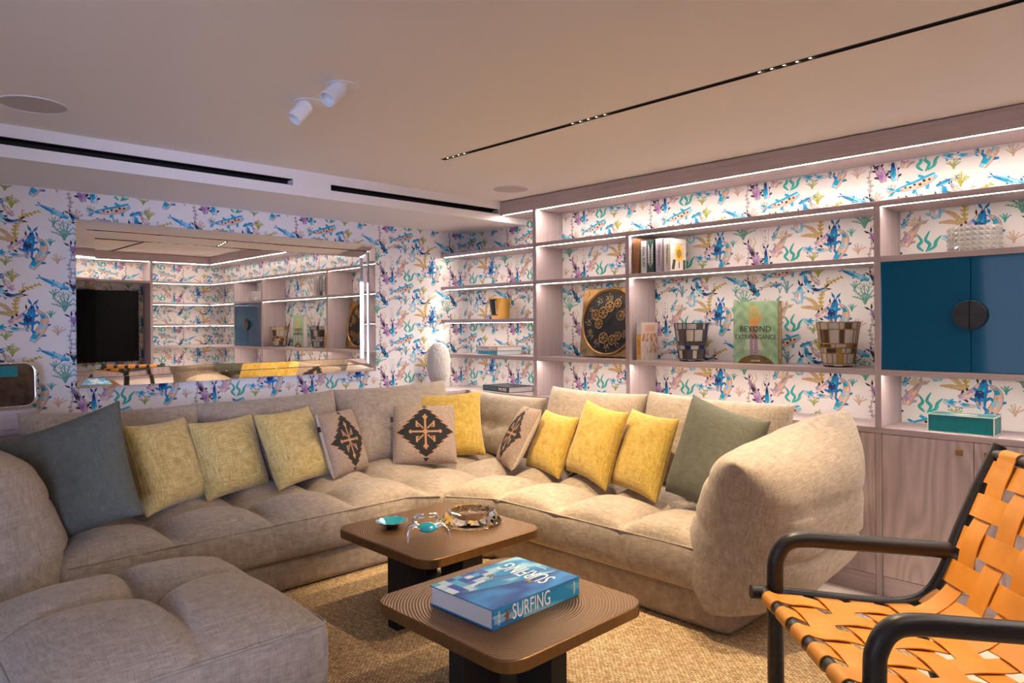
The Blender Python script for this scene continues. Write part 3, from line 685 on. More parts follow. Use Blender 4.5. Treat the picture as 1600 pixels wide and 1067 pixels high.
def pillow_np(w, h, t, n=30, pinch=.05, ex=.55, seed=0, wr=.004, belly=.15, slump=0):
    V = []; Fc = []; m = n + 1
    g = np.linspace(-1, 1, m); g = np.sign(g) * (1 - (1 - np.abs(g)) ** 1.35)
    U, W = np.meshgrid(g, g)
    prof = ((1 - U ** 4) * (1 - W ** 4)).clip(0) ** ex
    X = w / 2 * U * (1 - pinch * (1 - W ** 2)); Z = h / 2 * W * (1 - pinch * (1 - U ** 2)) - slump * (1 - U ** 2) * (W > 0) * W * h
    th = t / 2 * prof * (1 - belly * W)
    fr = np.stack([X, -th, Z], -1).reshape(-1, 3); bk = np.stack([X, th, Z], -1).reshape(-1, 3)
    edge = (np.maximum(np.abs(U), np.abs(W)) > .9999).reshape(-1)
    fr[:, 1] += wob(fr, wr, 16, seed) * prof.reshape(-1) ; bk[:, 1] += wob(bk, wr, 14, seed + 9) * prof.reshape(-1)
    idx = np.arange(m * m); bi = np.where(edge, idx, m * m + idx)
    P = np.concatenate([fr, bk]); 
    for j in range(n):
        for i in range(n):
            a = j * m + i; q = (a, a + 1, a + m + 1, a + m); Fc.append(q)
            Fc.append(tuple(int(bi[k]) for k in q[::-1]))
    used = sorted({i for f in Fc for i in f}); mp = {o: k for k, o in enumerate(used)}
    return P[used], [tuple(mp[i] for i in f) for f in Fc]
def pmat(yaw, lean, roll, x, y, z):
    return Matrix.Translation((x, y, z)) @ Matrix.Rotation(rad(yaw), 4, 'Z') @ Matrix.Rotation(-rad(lean), 4, 'X') @ Matrix.Rotation(rad(roll), 4, 'Y')

def rounded_(w, d, r, n=6):
    o = []
    for cx, cy, a in ((w / 2 - r, d / 2 - r, 0), (-w / 2 + r, d / 2 - r, PI / 2), (-w / 2 + r, -d / 2 + r, PI), (w / 2 - r, -d / 2 + r, 1.5 * PI)):
        o += [(cx + r * math.cos(a + PI / 2 * k / n), cy + r * math.sin(a + PI / 2 * k / n)) for k in range(n + 1)]
    return o
# sectional sofa
SO = (-3.9, 3.0, .013)
sofa = thing('corner_sofa', 'large L-shaped taupe linen corner sofa with tufted seats and puffy arms', 'sofa', SO)
bp = soft_block('base', sofa, SO, (-3.50, -1.595), (2.855, 3.85), (.015, .195)); bl = soft_block('base', sofa, SO, (-4.55, -3.506), (.30, 3.85), (.015, .195))
cb = MB().prism([(-3.52, 2.53), (-3.52, 2.88), (-3.10, 2.88)], .016, .19); mk('base', off(cb, SO), 'sofa_linen', sofa, smooth=30, bevel=.02)
def warpR(P):
    d = np.clip(-3.07 - P[:, 0], 0, .4) * .62; w = np.clip((3.7 - P[:, 1]) / .88, 0, 1); P[:, 1] -= d * w; return P
def warpL(P):
    d = np.clip((P[:, 1] - 2.50) * .85, 0, .135); d2 = np.clip((P[:, 1] - 2.72) * .3, 0, .05); w = np.clip((P[:, 0] + 4.4) / .93, 0, 1); P[:, 0] += (d - d2) * w; return P
seat('seat_cushion', sofa, SO, (-3.365, -1.715), (2.82, 3.70), (.185, .385), [-3.38, -3.05, -2.6, -2.16, -1.715], [2.80, 3.26, 3.72], .085, warpR)
seat('seat_cushion', sofa, SO, (-4.40, -3.47), (.70, 3.70), (.185, .385), [-4.42, -3.90, -3.46], [.70, 1.183, 1.66, 2.134, 2.604, 3.08, 3.72], .085, warpL)
pp = [(x, 2.8245 - .62 * max(0, -3.07 - x), .384) for x in np.linspace(-3.33, -1.745, 40)]
mk('piping', off(MB().tube(pp, .0045, 8), SO), 'sofa_linen', sofa, smooth=60)
pp = [(-3.4745 + min(.135, max(0, (y - 2.5) * .85)), y, .384) for y in np.linspace(.74, 2.64, 60)]
mk('piping', off(MB().tube(pp, .0045, 8), SO), 'sofa_linen', sofa, smooth=60)
def back_cushion(yaw, lean, roll, x, y, z, w, h, t, seed, tuft=False, pinch=.035):
    P, Fc = pillow_np(w, h, t, 36, pinch + .015, .45, seed, .011, .2)
    if tuft:
        k = np.exp(-((P[:, 2] / .035) ** 2)) * .018 + .03 * np.exp(-((P[:, 0] / .05) ** 2 + (P[:, 2] / .05) ** 2)); P[:, 1] += np.where(P[:, 1] < 0, k, 0)
    o = mk('back_cushion', from_np(P, Fc), 'sofa_linen', sofa, smooth=180); o.matrix_local = Matrix.Translation((-SO[0], -SO[1], -SO[2])) @ pmat(yaw, lean, roll, x, y, z); return o
back_cushion(90, 14, 1.5, -4.36, 1.17, .68, .92, .56, .24, 1)
back_cushion(90, 14, -1, -4.36, 2.08, .68, .96, .56, .26, 2)
back_cushion(84, 15, -1, -4.36, 3.02, .685, .96, .58, .26, 3)
back_cushion(0, 13, 1, -3.95, 3.70, .645, .84, .48, .22, 4, True)
back_cushion(-4, 14, 0, -3.05, 3.665, .68, .86, .58, .25, 5)
back_cushion(0, 14, 1, -2.16, 3.665, .69, .94, .58, .26, 6)
def arm(x, y, z, yaw, lean, w, h, t, seed, roll=0):
    P, Fc = pillow_np(w, h, t, 44, .075, .46, seed, .012, .22)
    # two folds where the cushion bends over the base
    for z0, dp in ((-.12 * h, .05), (.18 * h, .02)):
        k = dp * np.exp(-(((P[:, 2] - z0 - .12 * P[:, 0]) / .022) ** 2)) * np.clip(1 - np.abs(P[:, 0]) / (w * .5), 0, 1) ** .5
        P[:, 1] -= np.sign(P[:, 1]) * k * (np.abs(P[:, 1]) > .04)
    o = mk('arm_cushion', from_np(P, Fc), 'sofa_linen', sofa, smooth=180); o.matrix_local = Matrix.Translation((-SO[0], -SO[1], -SO[2])) @ pmat(yaw, lean, roll, x, y, z); return o
arm(-1.525, 3.22, .545, -92, 16, 1.0, .74, .54, 21, 8)
arm(-3.90, .46, .53, 180, 6, 1.06, .74, .60, 22)

# ottoman
OO = (-2.70, .81, .013)
ot = thing('ottoman', 'square taupe linen ottoman with one deep button tuft in front of sofa', 'ottoman', OO)
soft_block('base', ot, OO, (-3.17, -2.235), (.41, 1.215), (.015, .16), .03)
def pouf(P):
    X = (P[:, 0] + 2.70) / .50; Y = (P[:, 1] - .81) / .435; h = np.clip((P[:, 2] - .15) / .235, 0, 1) ** 4
    cx, cy = (P[:, 0] + 2.78), (P[:, 1] - .83); r = np.hypot(cx, cy)
    dome = ((1 - np.abs(X).clip(0, 1) ** 3.2) * (1 - np.abs(Y).clip(0, 1) ** 3.2)) ** .7
    val = .038 * np.maximum(np.exp(-(cx / .035) ** 2), np.exp(-(cy / .035) ** 2)) * np.exp(-(r / .42) ** 2) + .02 * np.maximum(np.exp(-(cx / .012) ** 2), np.exp(-(cy / .012) ** 2)) * np.exp(-(r / .5) ** 2)
    P[:, 2] += h * (.105 * dome - val * (dome > .05) - .085 * np.exp(-(r / .085) ** 2) - .02 * np.exp(-(r / .2) ** 2)); return P
seat('cushion', ot, OO, (-3.20, -2.20), (.375, 1.245), (.15, .385), [-3.22, -2.70, -2.18], [.36, .81, 1.26], .0, pouf, 46, .022)

pp = [(a - 2.70, b + .81, .385) for a, b in rounded_(.992, .862, .03)]; pp.append(pp[0])
mk('piping', off(MB().tube(pp, .005, 8, False), OO), 'sofa_linen', ot, smooth=60)

# throw cushions
def kil(u, v):
    """stepped black medallion with a tan hooked cross, on heathered brown"""
    x, y = (u - .5) * 2, (v - .5) * 2; ax, ay = abs(x), abs(y)
    base = (.33, .245, .19); k = random.uniform(.8, 1.25); base = tuple(q * k for q in base)
    tan = (.42, .22, .11); blk = (.018, .016, .016)
    st = .165; row = math.floor(ay / st); fr = ay / st - row
    half = .90 - row * .155
    tooth = half - .27 * fr
    if ay < .825 and ax < tooth + .04:
        if ax > tooth: return tan
        # hooked cross
        if ay < .030 and ax < .46: return tan
        if ax < .030 and ay < .50: return tan
        if ax + ay < .11: return tan
        if abs(ax - .47) + ay < .075: return tan
        if abs(ay - .50) * .75 + ax < .085: return tan
        if .06 < ax < .28 and abs(ay - (.04 + ax * 1.05)) < .030: return tan
        if abs(ax - .28) < .028 and .17 < ay < .36: return tan
        if .17 < ax < .30 and abs(ay - .17) < .026: return tan
        return blk
    if .86 < ay < .95 and ax < (.95 - ay): return blk
    return base
def throw(name, label, key, mat, t=.15, kilim=False, seed=0, pinch=.07, group=None):
    yaw, lean, roll, x, y, z, s = key
    M = pmat(yaw, lean, roll, x, y, z)
    n = 30 if not kilim else 84
    P, Fc = pillow_np(s, s, t, n, pinch if not kilim else .02, .5, seed, .005, .15)
    th = thing(name, label, 'cushion', mtx=M, group=group)
    mb = from_np(P, Fc)
    if kilim:
        A = np.array(P); cols = []; fm = []
        for f in Fc:
            c = A[list(f)].mean(0); front = (A[f[1]] - A[f[0]])[0] * (A[f[3]] - A[f[0]])[2] > 0 and c[1] <= .002
            fm.append(0 if front else 1); cols.append(kil(c[0] / s + .5, c[2] / s + .5) if front else (.62, .53, .44))
        mb.c = cols; mk('cover', mb, None, th, smooth=180, mats=['kilim', 'wool_back'], fm=fm)
        lab = bx(-s / 2 - .018, -s / 2 + .012, -.004, .004, s * .22, s * .30); tag(mk('label_tab', lab, 'black', th), 'small black sewn label')
        seam = MB().tube([(-s / 2 * .985, 0, -s / 2 * .98), (-s / 2 * .962, 0, 0), (-s / 2 * .985, 0, s / 2 * .98)], .005, 8); mk('piping', seam, 'wool_back', th, smooth=60)
    else:
        mk('cover', mb, mat, th, smooth=180)
        e = []
        for k in range(17):
            v = -1 + 2 * k / 16; e.append((s / 2 * (1 - pinch * (1 - v * v)), 0, s / 2 * v * .985))
        mk('seam', MB().tube(e, .0022, 6), mat, th, smooth=60); mk('seam', MB().tube([(-a, b, c) for a, b, c in e], .0022, 6), mat, th, smooth=60)
    return th
TC = 'yellow cushions on the sofa'
throw('throw_cushion', 'big dark grey-green cushion against the left arm of the sofa', (47.6, 18.3, -20, -3.76, .81, .717, .56), 'green_cloth', .18, seed=1)
throw('throw_cushion', 'straw-yellow cushion leaning next to the big dark grey-green one below mirror', (125.1, 18.0, 1.5, -4.02, 1.316, .675, .475), 'straw_cloth', .16, seed=2, group=TC)
throw('throw_cushion', 'pale yellow cushion in the middle of three below the mirror', (108.9, 18.9, -.4, -4.12, 1.70, .655, .45), 'straw_cloth', .15, seed=3, group=TC)
throw('throw_cushion', 'pale yellow cushion leaning beside a kilim cushion below the mirror', (111.1, 23.6, -.6, -4.10, 2.09, .665, .475), 'straw_cloth', .15, seed=4, group=TC)
throw('kilim_cushion', 'brown kilim cushion with black medallion, next to the pale yellow ones', (117.9, 18.7, 1.7, -4.12, 2.44, .645, .42), None, .11, True, 5, group='kilim cushions on the sofa')
throw('kilim_cushion', 'brown kilim cushion with black medallion, in front of a yellow one in the sofa corner', (58.7, 30, 1.5, -4.02, 3.03, .64, .44), None, .12, True, 6, group='kilim cushions on the sofa')
throw('throw_cushion', 'yellow cushion in the sofa corner half hidden behind a kilim cushion', (50.7, 30, -3, -4.10, 3.31, .67, .51), 'yellow_cloth', .14, seed=7, group=TC)
throw('kilim_cushion', 'brown kilim cushion turned edge-on with pale back showing, beside yellow cushions', (-31.8, 29, -3.2, -3.463, 3.40, .64, .44), None, .11, True, 8, group='kilim cushions on the sofa')
throw('throw_cushion', 'small yellow cushion leaning on the edge-on kilim cushion', (-14.6, 22.2, 2, -3.17, 3.42, .63, .405), 'yellow_cloth', .125, seed=9, group=TC)
throw('throw_cushion', 'yellow cushion with tall pointed corner, between two other yellow cushions under the clock', (-18.4, 17.5, 4.3, -2.768, 3.38, .68, .475), 'yellow_cloth', .13, seed=10, pinch=.09, group=TC)
throw('throw_cushion', 'yellow cushion leaning next to the large grey-green cushion by the right arm', (-21.3, 19.3, .9, -2.406, 3.36, .665, .47), 'yellow_cloth', .13, seed=11, group=TC)
throw('throw_cushion', 'large grey-green cushion leaning beside the right arm of the sofa', (-15.3, 13.7, 8.8, -1.90, 3.27, .712, .55), 'green_cloth', .17, seed=12, pinch=.08)

# ------------------------------------------------------------------ coffee tables
def rounded(w, d, r, n=8):
    o = []
    for cx, cy, a in ((w / 2 - r, d / 2 - r, 0), (-w / 2 + r, d / 2 - r, PI / 2), (-w / 2 + r, -d / 2 + r, PI), (w / 2 - r, -d / 2 + r, 1.5 * PI)):
        o += [(cx + r * math.cos(a + PI / 2 * k / n), cy + r * math.sin(a + PI / 2 * k / n)) for k in range(n + 1)]
    return o
def coffee_table(x, y, w, d, label, rings):
    t = thing('coffee_table', label, 'coffee table', (x, y, .013), group='bronze coffee tables on the rug')
    z = .39 - .013; th = .043
    top = MB().prism(rounded(w, d, .085), z - th, z - .0006); mk('table_top', top, 'bronze_edge', t, smooth=40, bevel=.004)
    fc = MB(); p = rounded(w - .008, d - .008, .081); v = [(a - rings[0], b - rings[1], z + .0006) for a, b in p]
    fc.add(v, [tuple(range(len(p)))]); o = mk('ringed_surface', fc, 'bronze_top', t); o.location = (rings[0], rings[1], 0)
    for cx, cy, hx, hy in ((.095, -d / 2 + .105, .037, .08), (w / 2 - .105, -.105, .08, .037), (-.095, d / 2 - .105, .037, .08), (-w / 2 + .105, .105, .08, .037)):
        mk('leg', bx(cx - hx, cx + hx, cy - hy, cy + hy, 0, z - th), 'black', t, bevel=.002)
    mk('hub', bx(-.15, .15, -.15, .15, .04, .075), 'black', t, bevel=.002)
    for q in ((.06, .13, -d / 2 + .185, -.15), (.15, w / 2 - .185, -.14, -.07), (-.13, -.06, .15, d / 2 - .185), (-w / 2 + .185, -.15, .07, .14)): mk('stretcher', bx(*q, .04, .075), 'black', t, bevel=.002)
    return t
coffee_table(-2.83, 2.215, .76, .74, 'bronze square coffee table with ringed top carrying the crab and crystal bowl', (.0, .0))
coffee_table(-1.90, 1.81, .74, .71, 'bronze square coffee table with ringed top carrying the blue surf book', (.0, .0))

# ------------------------------------------------------------------ books
def book(name, label, M, w, d, h, cov, spine='x', group=None, cover_mat=None, page='page', round_=False):
    """lying book: w along local x, d along local y, h thick; spine on local -y side ('y') or -x ('x')"""
    t = thing(name, label, 'book', mtx=M, group=group); k = .003; cm = cover_mat or cov
    c = MB(); c.box(-w / 2, w / 2, -d / 2, d / 2, 0, k); c.box(-w / 2, w / 2, -d / 2, d / 2, h - k, h)
    if spine == 'y': c.box(-w / 2, w / 2, -d / 2, -d / 2 + k, k, h - k)
    elif spine == 'x': c.box(-w / 2, -w / 2 + k, -d / 2, d / 2, k, h - k)
    else: c.box(w / 2 - k, w / 2, -d / 2, d / 2, k, h - k)
    mk('cover', c, cm, t)
    i = .006
    p = {'y': (-w / 2 + i, w / 2 - i, -d / 2 + k, d / 2 - i), 'x': (-w / 2 + k, w / 2 - i, -d / 2 + i, d / 2 - i), 'X': (-w / 2 + i, w / 2 - k, -d / 2 + i, d / 2 - i)}[spine]
    mk('pages', bx(*p, k, h - k), page, t); return t
for nm, cc, rg in (('cv_blue', (.03, .20, .50), .3), ('cv_green', (.20, .33, .20), .5), ('cv_khaki', (.30, .21, .07), .5), ('cv_sand', (.55, .45, .36), .5), ('cv_teal', (.06, .33, .42), .5), ('cv_dark', (.03, .04, .06), .4), ('cv_brown', (.22, .10, .04), .5), ('cv_white', (.75, .74, .74), .5), ('cv_forest', (.03, .07, .06), .4), ('cv_lilac', (.44, .40, .46), .5), ('cv_cream', (.72, .65, .56), .5), ('cv_yellow', (.75, .46, .04), .5)):
    plain(nm, cc, rg)
def noise2(x, y, s=0):
    return .5 + .25 * (math.sin(x * 1.7 + 1.3 * math.sin(y * 2.1 + s)) + math.sin(y * 2.3 + 1.7 * math.sin(x * 1.3 + s * 2)))
def lerp(a, b, t): return tuple(p + (q - p) * t for p, q in zip(a, b))
def surf_art(u, v):
    # deep blue sky block, breaking wave face, tiled foam in one corner
    n = noise2(u * 9, v * 9, 2); line = .60 + .10 * u - .22 * (1 - u) ** 2
    if v > line:
        c = lerp((.01, .07, .30), (.03, .24, .60), .5 + .5 * math.sin(u * 6 + v * 9 + 2 * n)); return lerp(c, (.02, .05, .18), max(0, 1 - (v - line) * 9))
    if u < .55 and v < .42 - .3 * u + .06 * n:
        g = random.Random(int(u * 13) * 31 + int(v * 13)); return g.choice([(.42, .60, .74), (.60, .70, .76), (.06, .14, .46), (.08, .40, .60), (.02, .08, .38), (.45, .62, .70)])
    if abs(v - (.30 + .33 * u * u)) < .045 + .04 * n: return lerp((.02, .05, .22), (.05, .22, .5), n)
    return lerp((.02, .26, .55), (.40, .70, .80), max(0, min(1, n * 1.6 - .68)))
BT = .39
a = Vector((-2.071, 1.579)); W, D, Hh = .330, .447, .068
Mb = Matrix.Translation((-1.908, 1.803, BT + .0012)) @ Matrix.Rotation(rad(1.0), 4, 'Z')
b = book('coffee_table_book', 'thick blue surfing picture book lying on the nearer bronze table', Mb, W, D, Hh, 'cv_blue', 'X')
# cover print; its reading direction is turned away from the viewer
colour_panel('cover_art', W - .002, D - .002, 88, 120, lambda u, v: surf_art(v, u), frame((0, 0, Hh + .0004), (1, 0, 0), (0, 1, 0)), 'bookprint', b)
colour_panel('spine_art', D - .002, Hh - .002, 110, 20, lambda u, v: lerp(surf_art(.3 + .5 * u, .15 + .3 * v), (.02, .30, .62), .5), frame((W / 2 + .0004, 0, Hh / 2), (0, 1, 0), (0, 0, 1)), 'bookprint', b)
text_mesh('spine_title', 'SURFING', .075, frame((W / 2 + .0010, -.035, Hh / 2), (0, 1, 0), (0, 0, 1)), 'white_ink', b, .19)
text_mesh('spine_publisher', 'TASCHEN', .013, frame((W / 2 + .0010, D / 2 - .03, Hh / 2), (0, 0, 1), (0, -1, 0)), 'white_ink', b, .045)
text_mesh('spine_publisher', 'TASCHEN', .013, frame((W / 2 + .0010, -D / 2 + .03, Hh / 2), (0, 0, 1), (0, -1, 0)), 'white_ink', b, .045)
text_mesh('cover_title', 'SURFING', .125, frame((-.005, .115, Hh + .0010), (-1, 0, 0), (0, -1, 0)), 'white_ink', b, .24)
text_mesh('cover_author', 'TASCHEN', .012, frame((-.0, .195, Hh + .0010), (-1, 0, 0), (0, -1, 0)), 'white_ink', b, .05)
def surfer(M, par, col='cv_brown'):
    m = MB(); m.prism([(-.012, -.02), (-.004, -.004), (-.02, .0), (-.006, .006), (-.003, .02), (.003, .02), (.004, .006), (.02, .012), (.006, -.003), (.010, -.024), (.004, -.024), (.0, -.008), (-.006, -.022)], 0, .0003); m.xform(M); mk('surfer_print', m, col, par)
surfer(frame((-.075, .0, Hh + .0009), (1, .3, 0), (-.3, 1, 0)), b); surfer(frame((.06, .06, Hh + .0009), (.3, 1, 0), (-1, .3, 0)), b, 'cv_khaki'); surfer(frame((W / 2 + .0010, -.155, Hh / 2), (0, 1, 0), (0, 0, 1)), b)

# the standing green book
def king(u, v):
    n = noise2(u * 14, v * 14, 4); g = lerp((.22, .36, .20), (.36, .50, .32), n)
    if ((u - .5) / .42) ** 2 + ((v + .05) / .19) ** 2 < 1: return lerp((.13, .085, .03), (.20, .13, .05), n)
    x = u - .46
    if math.hypot(x - .01, (v - .84) * 1.15) < .045: return (.60, .30, .13) if v < .87 else (.55, .16, .12)
    if abs(math.hypot(x - .01, (v - .83) * 1.15) - .105) < .022: return (.50, .38, .10)
    if abs(x) < .085 + .02 * math.sin(v * 30) and .60 < v < .78: return (.62, .30, .10)
    if abs(x - .15 - .35 * (v - .72)) < .025 and .64 < v < .80: return (.62, .30, .10)
    if abs(x) < .08 - .02 * abs(v - .5) and .40 < v < .60: return (.22, .14, .06) if (int(u * 60) + int(v * 60)) % 5 < 3 else (.42, .28, .3)
    if .13 < v < .42 and (abs(x + .05) < .04 or abs(x - .05) < .04): return (.45, .28, .42) if (int(u * 70) + int(v * 70)) % 3 else (.20, .10, .16)
    if .22 < v < .40 and abs(x) < .14 + .5 * (.40 - v): return lerp(g, (.62, .66, .58), .55)
    if abs(x - .17 - .12 * (.4 - v)) < .008 and .12 < v < .42: return (.45, .28, .14)
    return g
Mg = Matrix.Translation((-2.045, 4.02, ZS + .0006)) @ Matrix.Rotation(rad(3), 4, 'Z')
Wg, Hg, Tg = .275, .372, .055
t = thing('art_book', 'green upright art book with a standing figure on its cover, between two vases', 'book', mtx=Mg)
mk('cover', MB().box(-Wg / 2, Wg / 2, -.028, -.025, 0, Hg).box(-Wg / 2, Wg / 2, .025, .028, 0, Hg).box(Wg / 2 - .003, Wg / 2, -.025, .025, 0, Hg), 'cv_khaki', t); mk('pages', bx(-Wg / 2 + .006, Wg / 2 - .003, -.025, .025, .006, Hg - .006), 'page', t)
colour_panel('cover_art', Wg - .002, Hg - .002, 96, 130, king, frame((0, -.0284, Hg / 2), (1, 0, 0), (0, 0, 1)), 'bookprint', t)
text_mesh('cover_title', 'BEYOND', .05, frame((0, -.0290, .205), (1, 0, 0), (0, 0, 1)), 'black_ink', t, .19)
text_mesh('cover_title', 'EXTRAVAGANCE', .04, frame((0, -.0290, .158), (1, 0, 0), (0, 0, 1)), 'black_ink', t, .25)
text_mesh('cover_publisher', 'ASSOULINE', .012, frame((0, -.0290, .018), (1, 0, 0), (0, 0, 1)), 'white_ink', t, .055)
text_mesh('spine_title', 'BEYOND EXTRAVAGANCE', .018, frame((Wg / 2 + .0006, 0, Hg / 2), (0, 0, -1), (0, 1, 0)), 'cream', t, .30)

def upright(name, label, x0, x1, y0, depth, z, h, cov, title, ink, yaw=0, group='books standing on the upper shelf', cover=None, tsize=.02):
    w = x1 - x0; M = Matrix.Translation((x0, y0, z + .0006)) @ Matrix.Rotation(rad(yaw), 4, 'Z')
    t = thing(name, label, 'book', mtx=M, group=group); k = .0025
    mk('cover', MB().box(0, k, 0, depth, 0, h).box(w - k, w, 0, depth, 0, h).box(k, w - k, 0, k, 0, h), cov, t); mk('pages', bx(k, w - k, k, depth - .005, .005, h - .005), 'page', t)
    if title: text_mesh('spine_title', title, tsize, frame((w / 2, -.0006, h * .5), (0, 0, -1), (1, 0, 0)), ink, t, h * .62)
    if cover: colour_panel('cover_art', depth - .002, h - .002, 60, 70, cover, frame((w + .0004, depth / 2, h / 2), (0, 1, 0), (0, 0, 1)), 'bookprint', t)
    return t
def sunflower(u, v):
    r = math.hypot((u - .55), (v - .55) * 1.1)
    if r < .15: return (.30, .16, .06) if (int(u * 80) + int(v * 80)) % 2 else (.42, .26, .10)
    if r < .27 + .03 * math.sin(math.atan2(v - .55, u - .55) * 14): return (.80, .48, .03)
    if v < .36 and (abs(u - .2 - .3 * (v - .2)) < .09 or abs(u - .88) < .08) and v > .06: return (.07, .10, .05)
    if abs(u - .55) < .03 and .1 < v < .3: return (.08, .12, .05)
    if .8 < v < .86 and .25 < u < .8: return (.62, .52, .40)
    return (.76, .68, .60)
yb = 3.912
upright('book', 'brown cloth-bound book at the divider end of the upper shelf row', -2.868, -2.822, yb, .20, ZB, .232, 'cv_brown', None, 'red_ink')
upright('book', 'white-spined book with black and red marks in the upper shelf row', -2.806, -2.764, yb, .18, ZB, .212, 'cv_white', 'REAL SURF', 'black_ink', tsize=.03)
upright('book', 'dark green plant-pattern book in the upper shelf row', -2.756, -2.706, yb, .18, ZB, .214, 'cv_forest', None, 'white_ink')
upright('book', 'lilac-grey book with brown lettering in the upper shelf row', -2.690, -2.640, yb, .17, ZB, .218, 'cv_lilac', 'THE DOG', 'cv_brown')
upright('book', 'cream book with a yellow sunflower on its cover in the upper shelf row', -2.626, -2.572, yb, .150, ZB, .212, 'cv_cream', 'Pflanzen', 'cv_forest', -8, cover=sunflower)
# leaves printed on the dark green spine
for o in [q for q in bpy.data.objects if q.get('label', '').startswith('dark green plant')]:
    mb = MB()
    for k in range(7):
        z = .03 + .018 * k
        for sg in (-1, 1): mb.add([(.025, -.0004, z), (.025 + sg * .022, -.0004, z + .045), (.025 + sg * .015, -.0004, z + .05)], [(0, 1, 2) if sg > 0 else (0, 2, 1)])
    mk('leaf_print', mb, 'cv_white', o)
def surfcover(u, v):
    if v > .72: return (.68, .55, .46) if not (.76 < v < .93 and .25 < u < .85 and (int(u * 24) % 2 == 0)) else (.60, .14, .10)
    n = noise2(u * 12, v * 7, 1)
    if v > .5 and n > .55: return (.50, .20, .12)
    if u > .3 and v > .18 and (int(u * 14 + n * 3) % 3 == 0): return (.42, .22, .13)
    return lerp((.60, .46, .36), (.66, .60, .58), n)
t = upright('book', 'paperback with yellow SURF spine and beach scene leaning in the shelf corner', -2.850, -2.806, 3.915, .160, ZS, .252, 'cv_white', None, 'red_ink', -7, 'books on the middle shelf', surfcover)
mk('spine_band', bx(.004, .040, -.0008, -.0001, .006, .175), 'cv_yellow', t); text_mesh('spine_title', 'SURF', .03, frame((.022, -.0014, .09), (0, 0, 1), (-1, 0, 0)), 'red_ink', t, .10)
# flat books
Mf = Matrix.Translation((-4.30, 4.035, ZS + .0006)) @ Matrix.Rotation(rad(-3), 4, 'Z')
def flat(label, M, w, d, h, cov, t1, i1, t2, i2, sz, group):
    b = book('picture_book', label, M, w, d, h, cov, 'y', group)
    if t1: text_mesh('spine_title', t1, sz, frame((-w * .19, -d / 2 - .0006, h / 2), (1, 0, 0), (0, 0, 1)), i1, b, w * .48)
    if t2: text_mesh('spine_title', t2, sz, frame((w * .26, -d / 2 - .0006, h / 2), (1, 0, 0), (0, 0, 1)), i2, b, w * .30)
    return b
GB = 'picture books lying on the shelves'
flat('turquoise picture book lying under the sand-coloured one on left shelf', Matrix.Translation((-4.315, 4.030, ZS + .0006)) @ Matrix.Rotation(rad(-14), 4, 'Z'), .335, .235, .036, 'cv_teal', 'TURQUOISE', 'cv_dark', 'COAST', 'teal_ink', .026, GB)
flat('sand-coloured picture book with blue title lying on the turquoise one', Matrix.Translation((-4.315, 4.030, ZS + .0372)) @ Matrix.Rotation(rad(-13), 4, 'Z'), .335, .235, .036, 'cv_sand', 'COMPORTA', 'blue_ink', 'BLISS', 'cream', .028, GB)
flat('dark picture book titled MUSE lying on the worktop behind the sofa', Matrix.Translation((-4.235, 4.045, ZT + .0006)) @ Matrix.Rotation(rad(-7), 4, 'Z'), .36, .25, .045, 'cv_dark', 'MYKONOS', 'teal_ink', 'MUSE', 'white_ink', .034, GB)

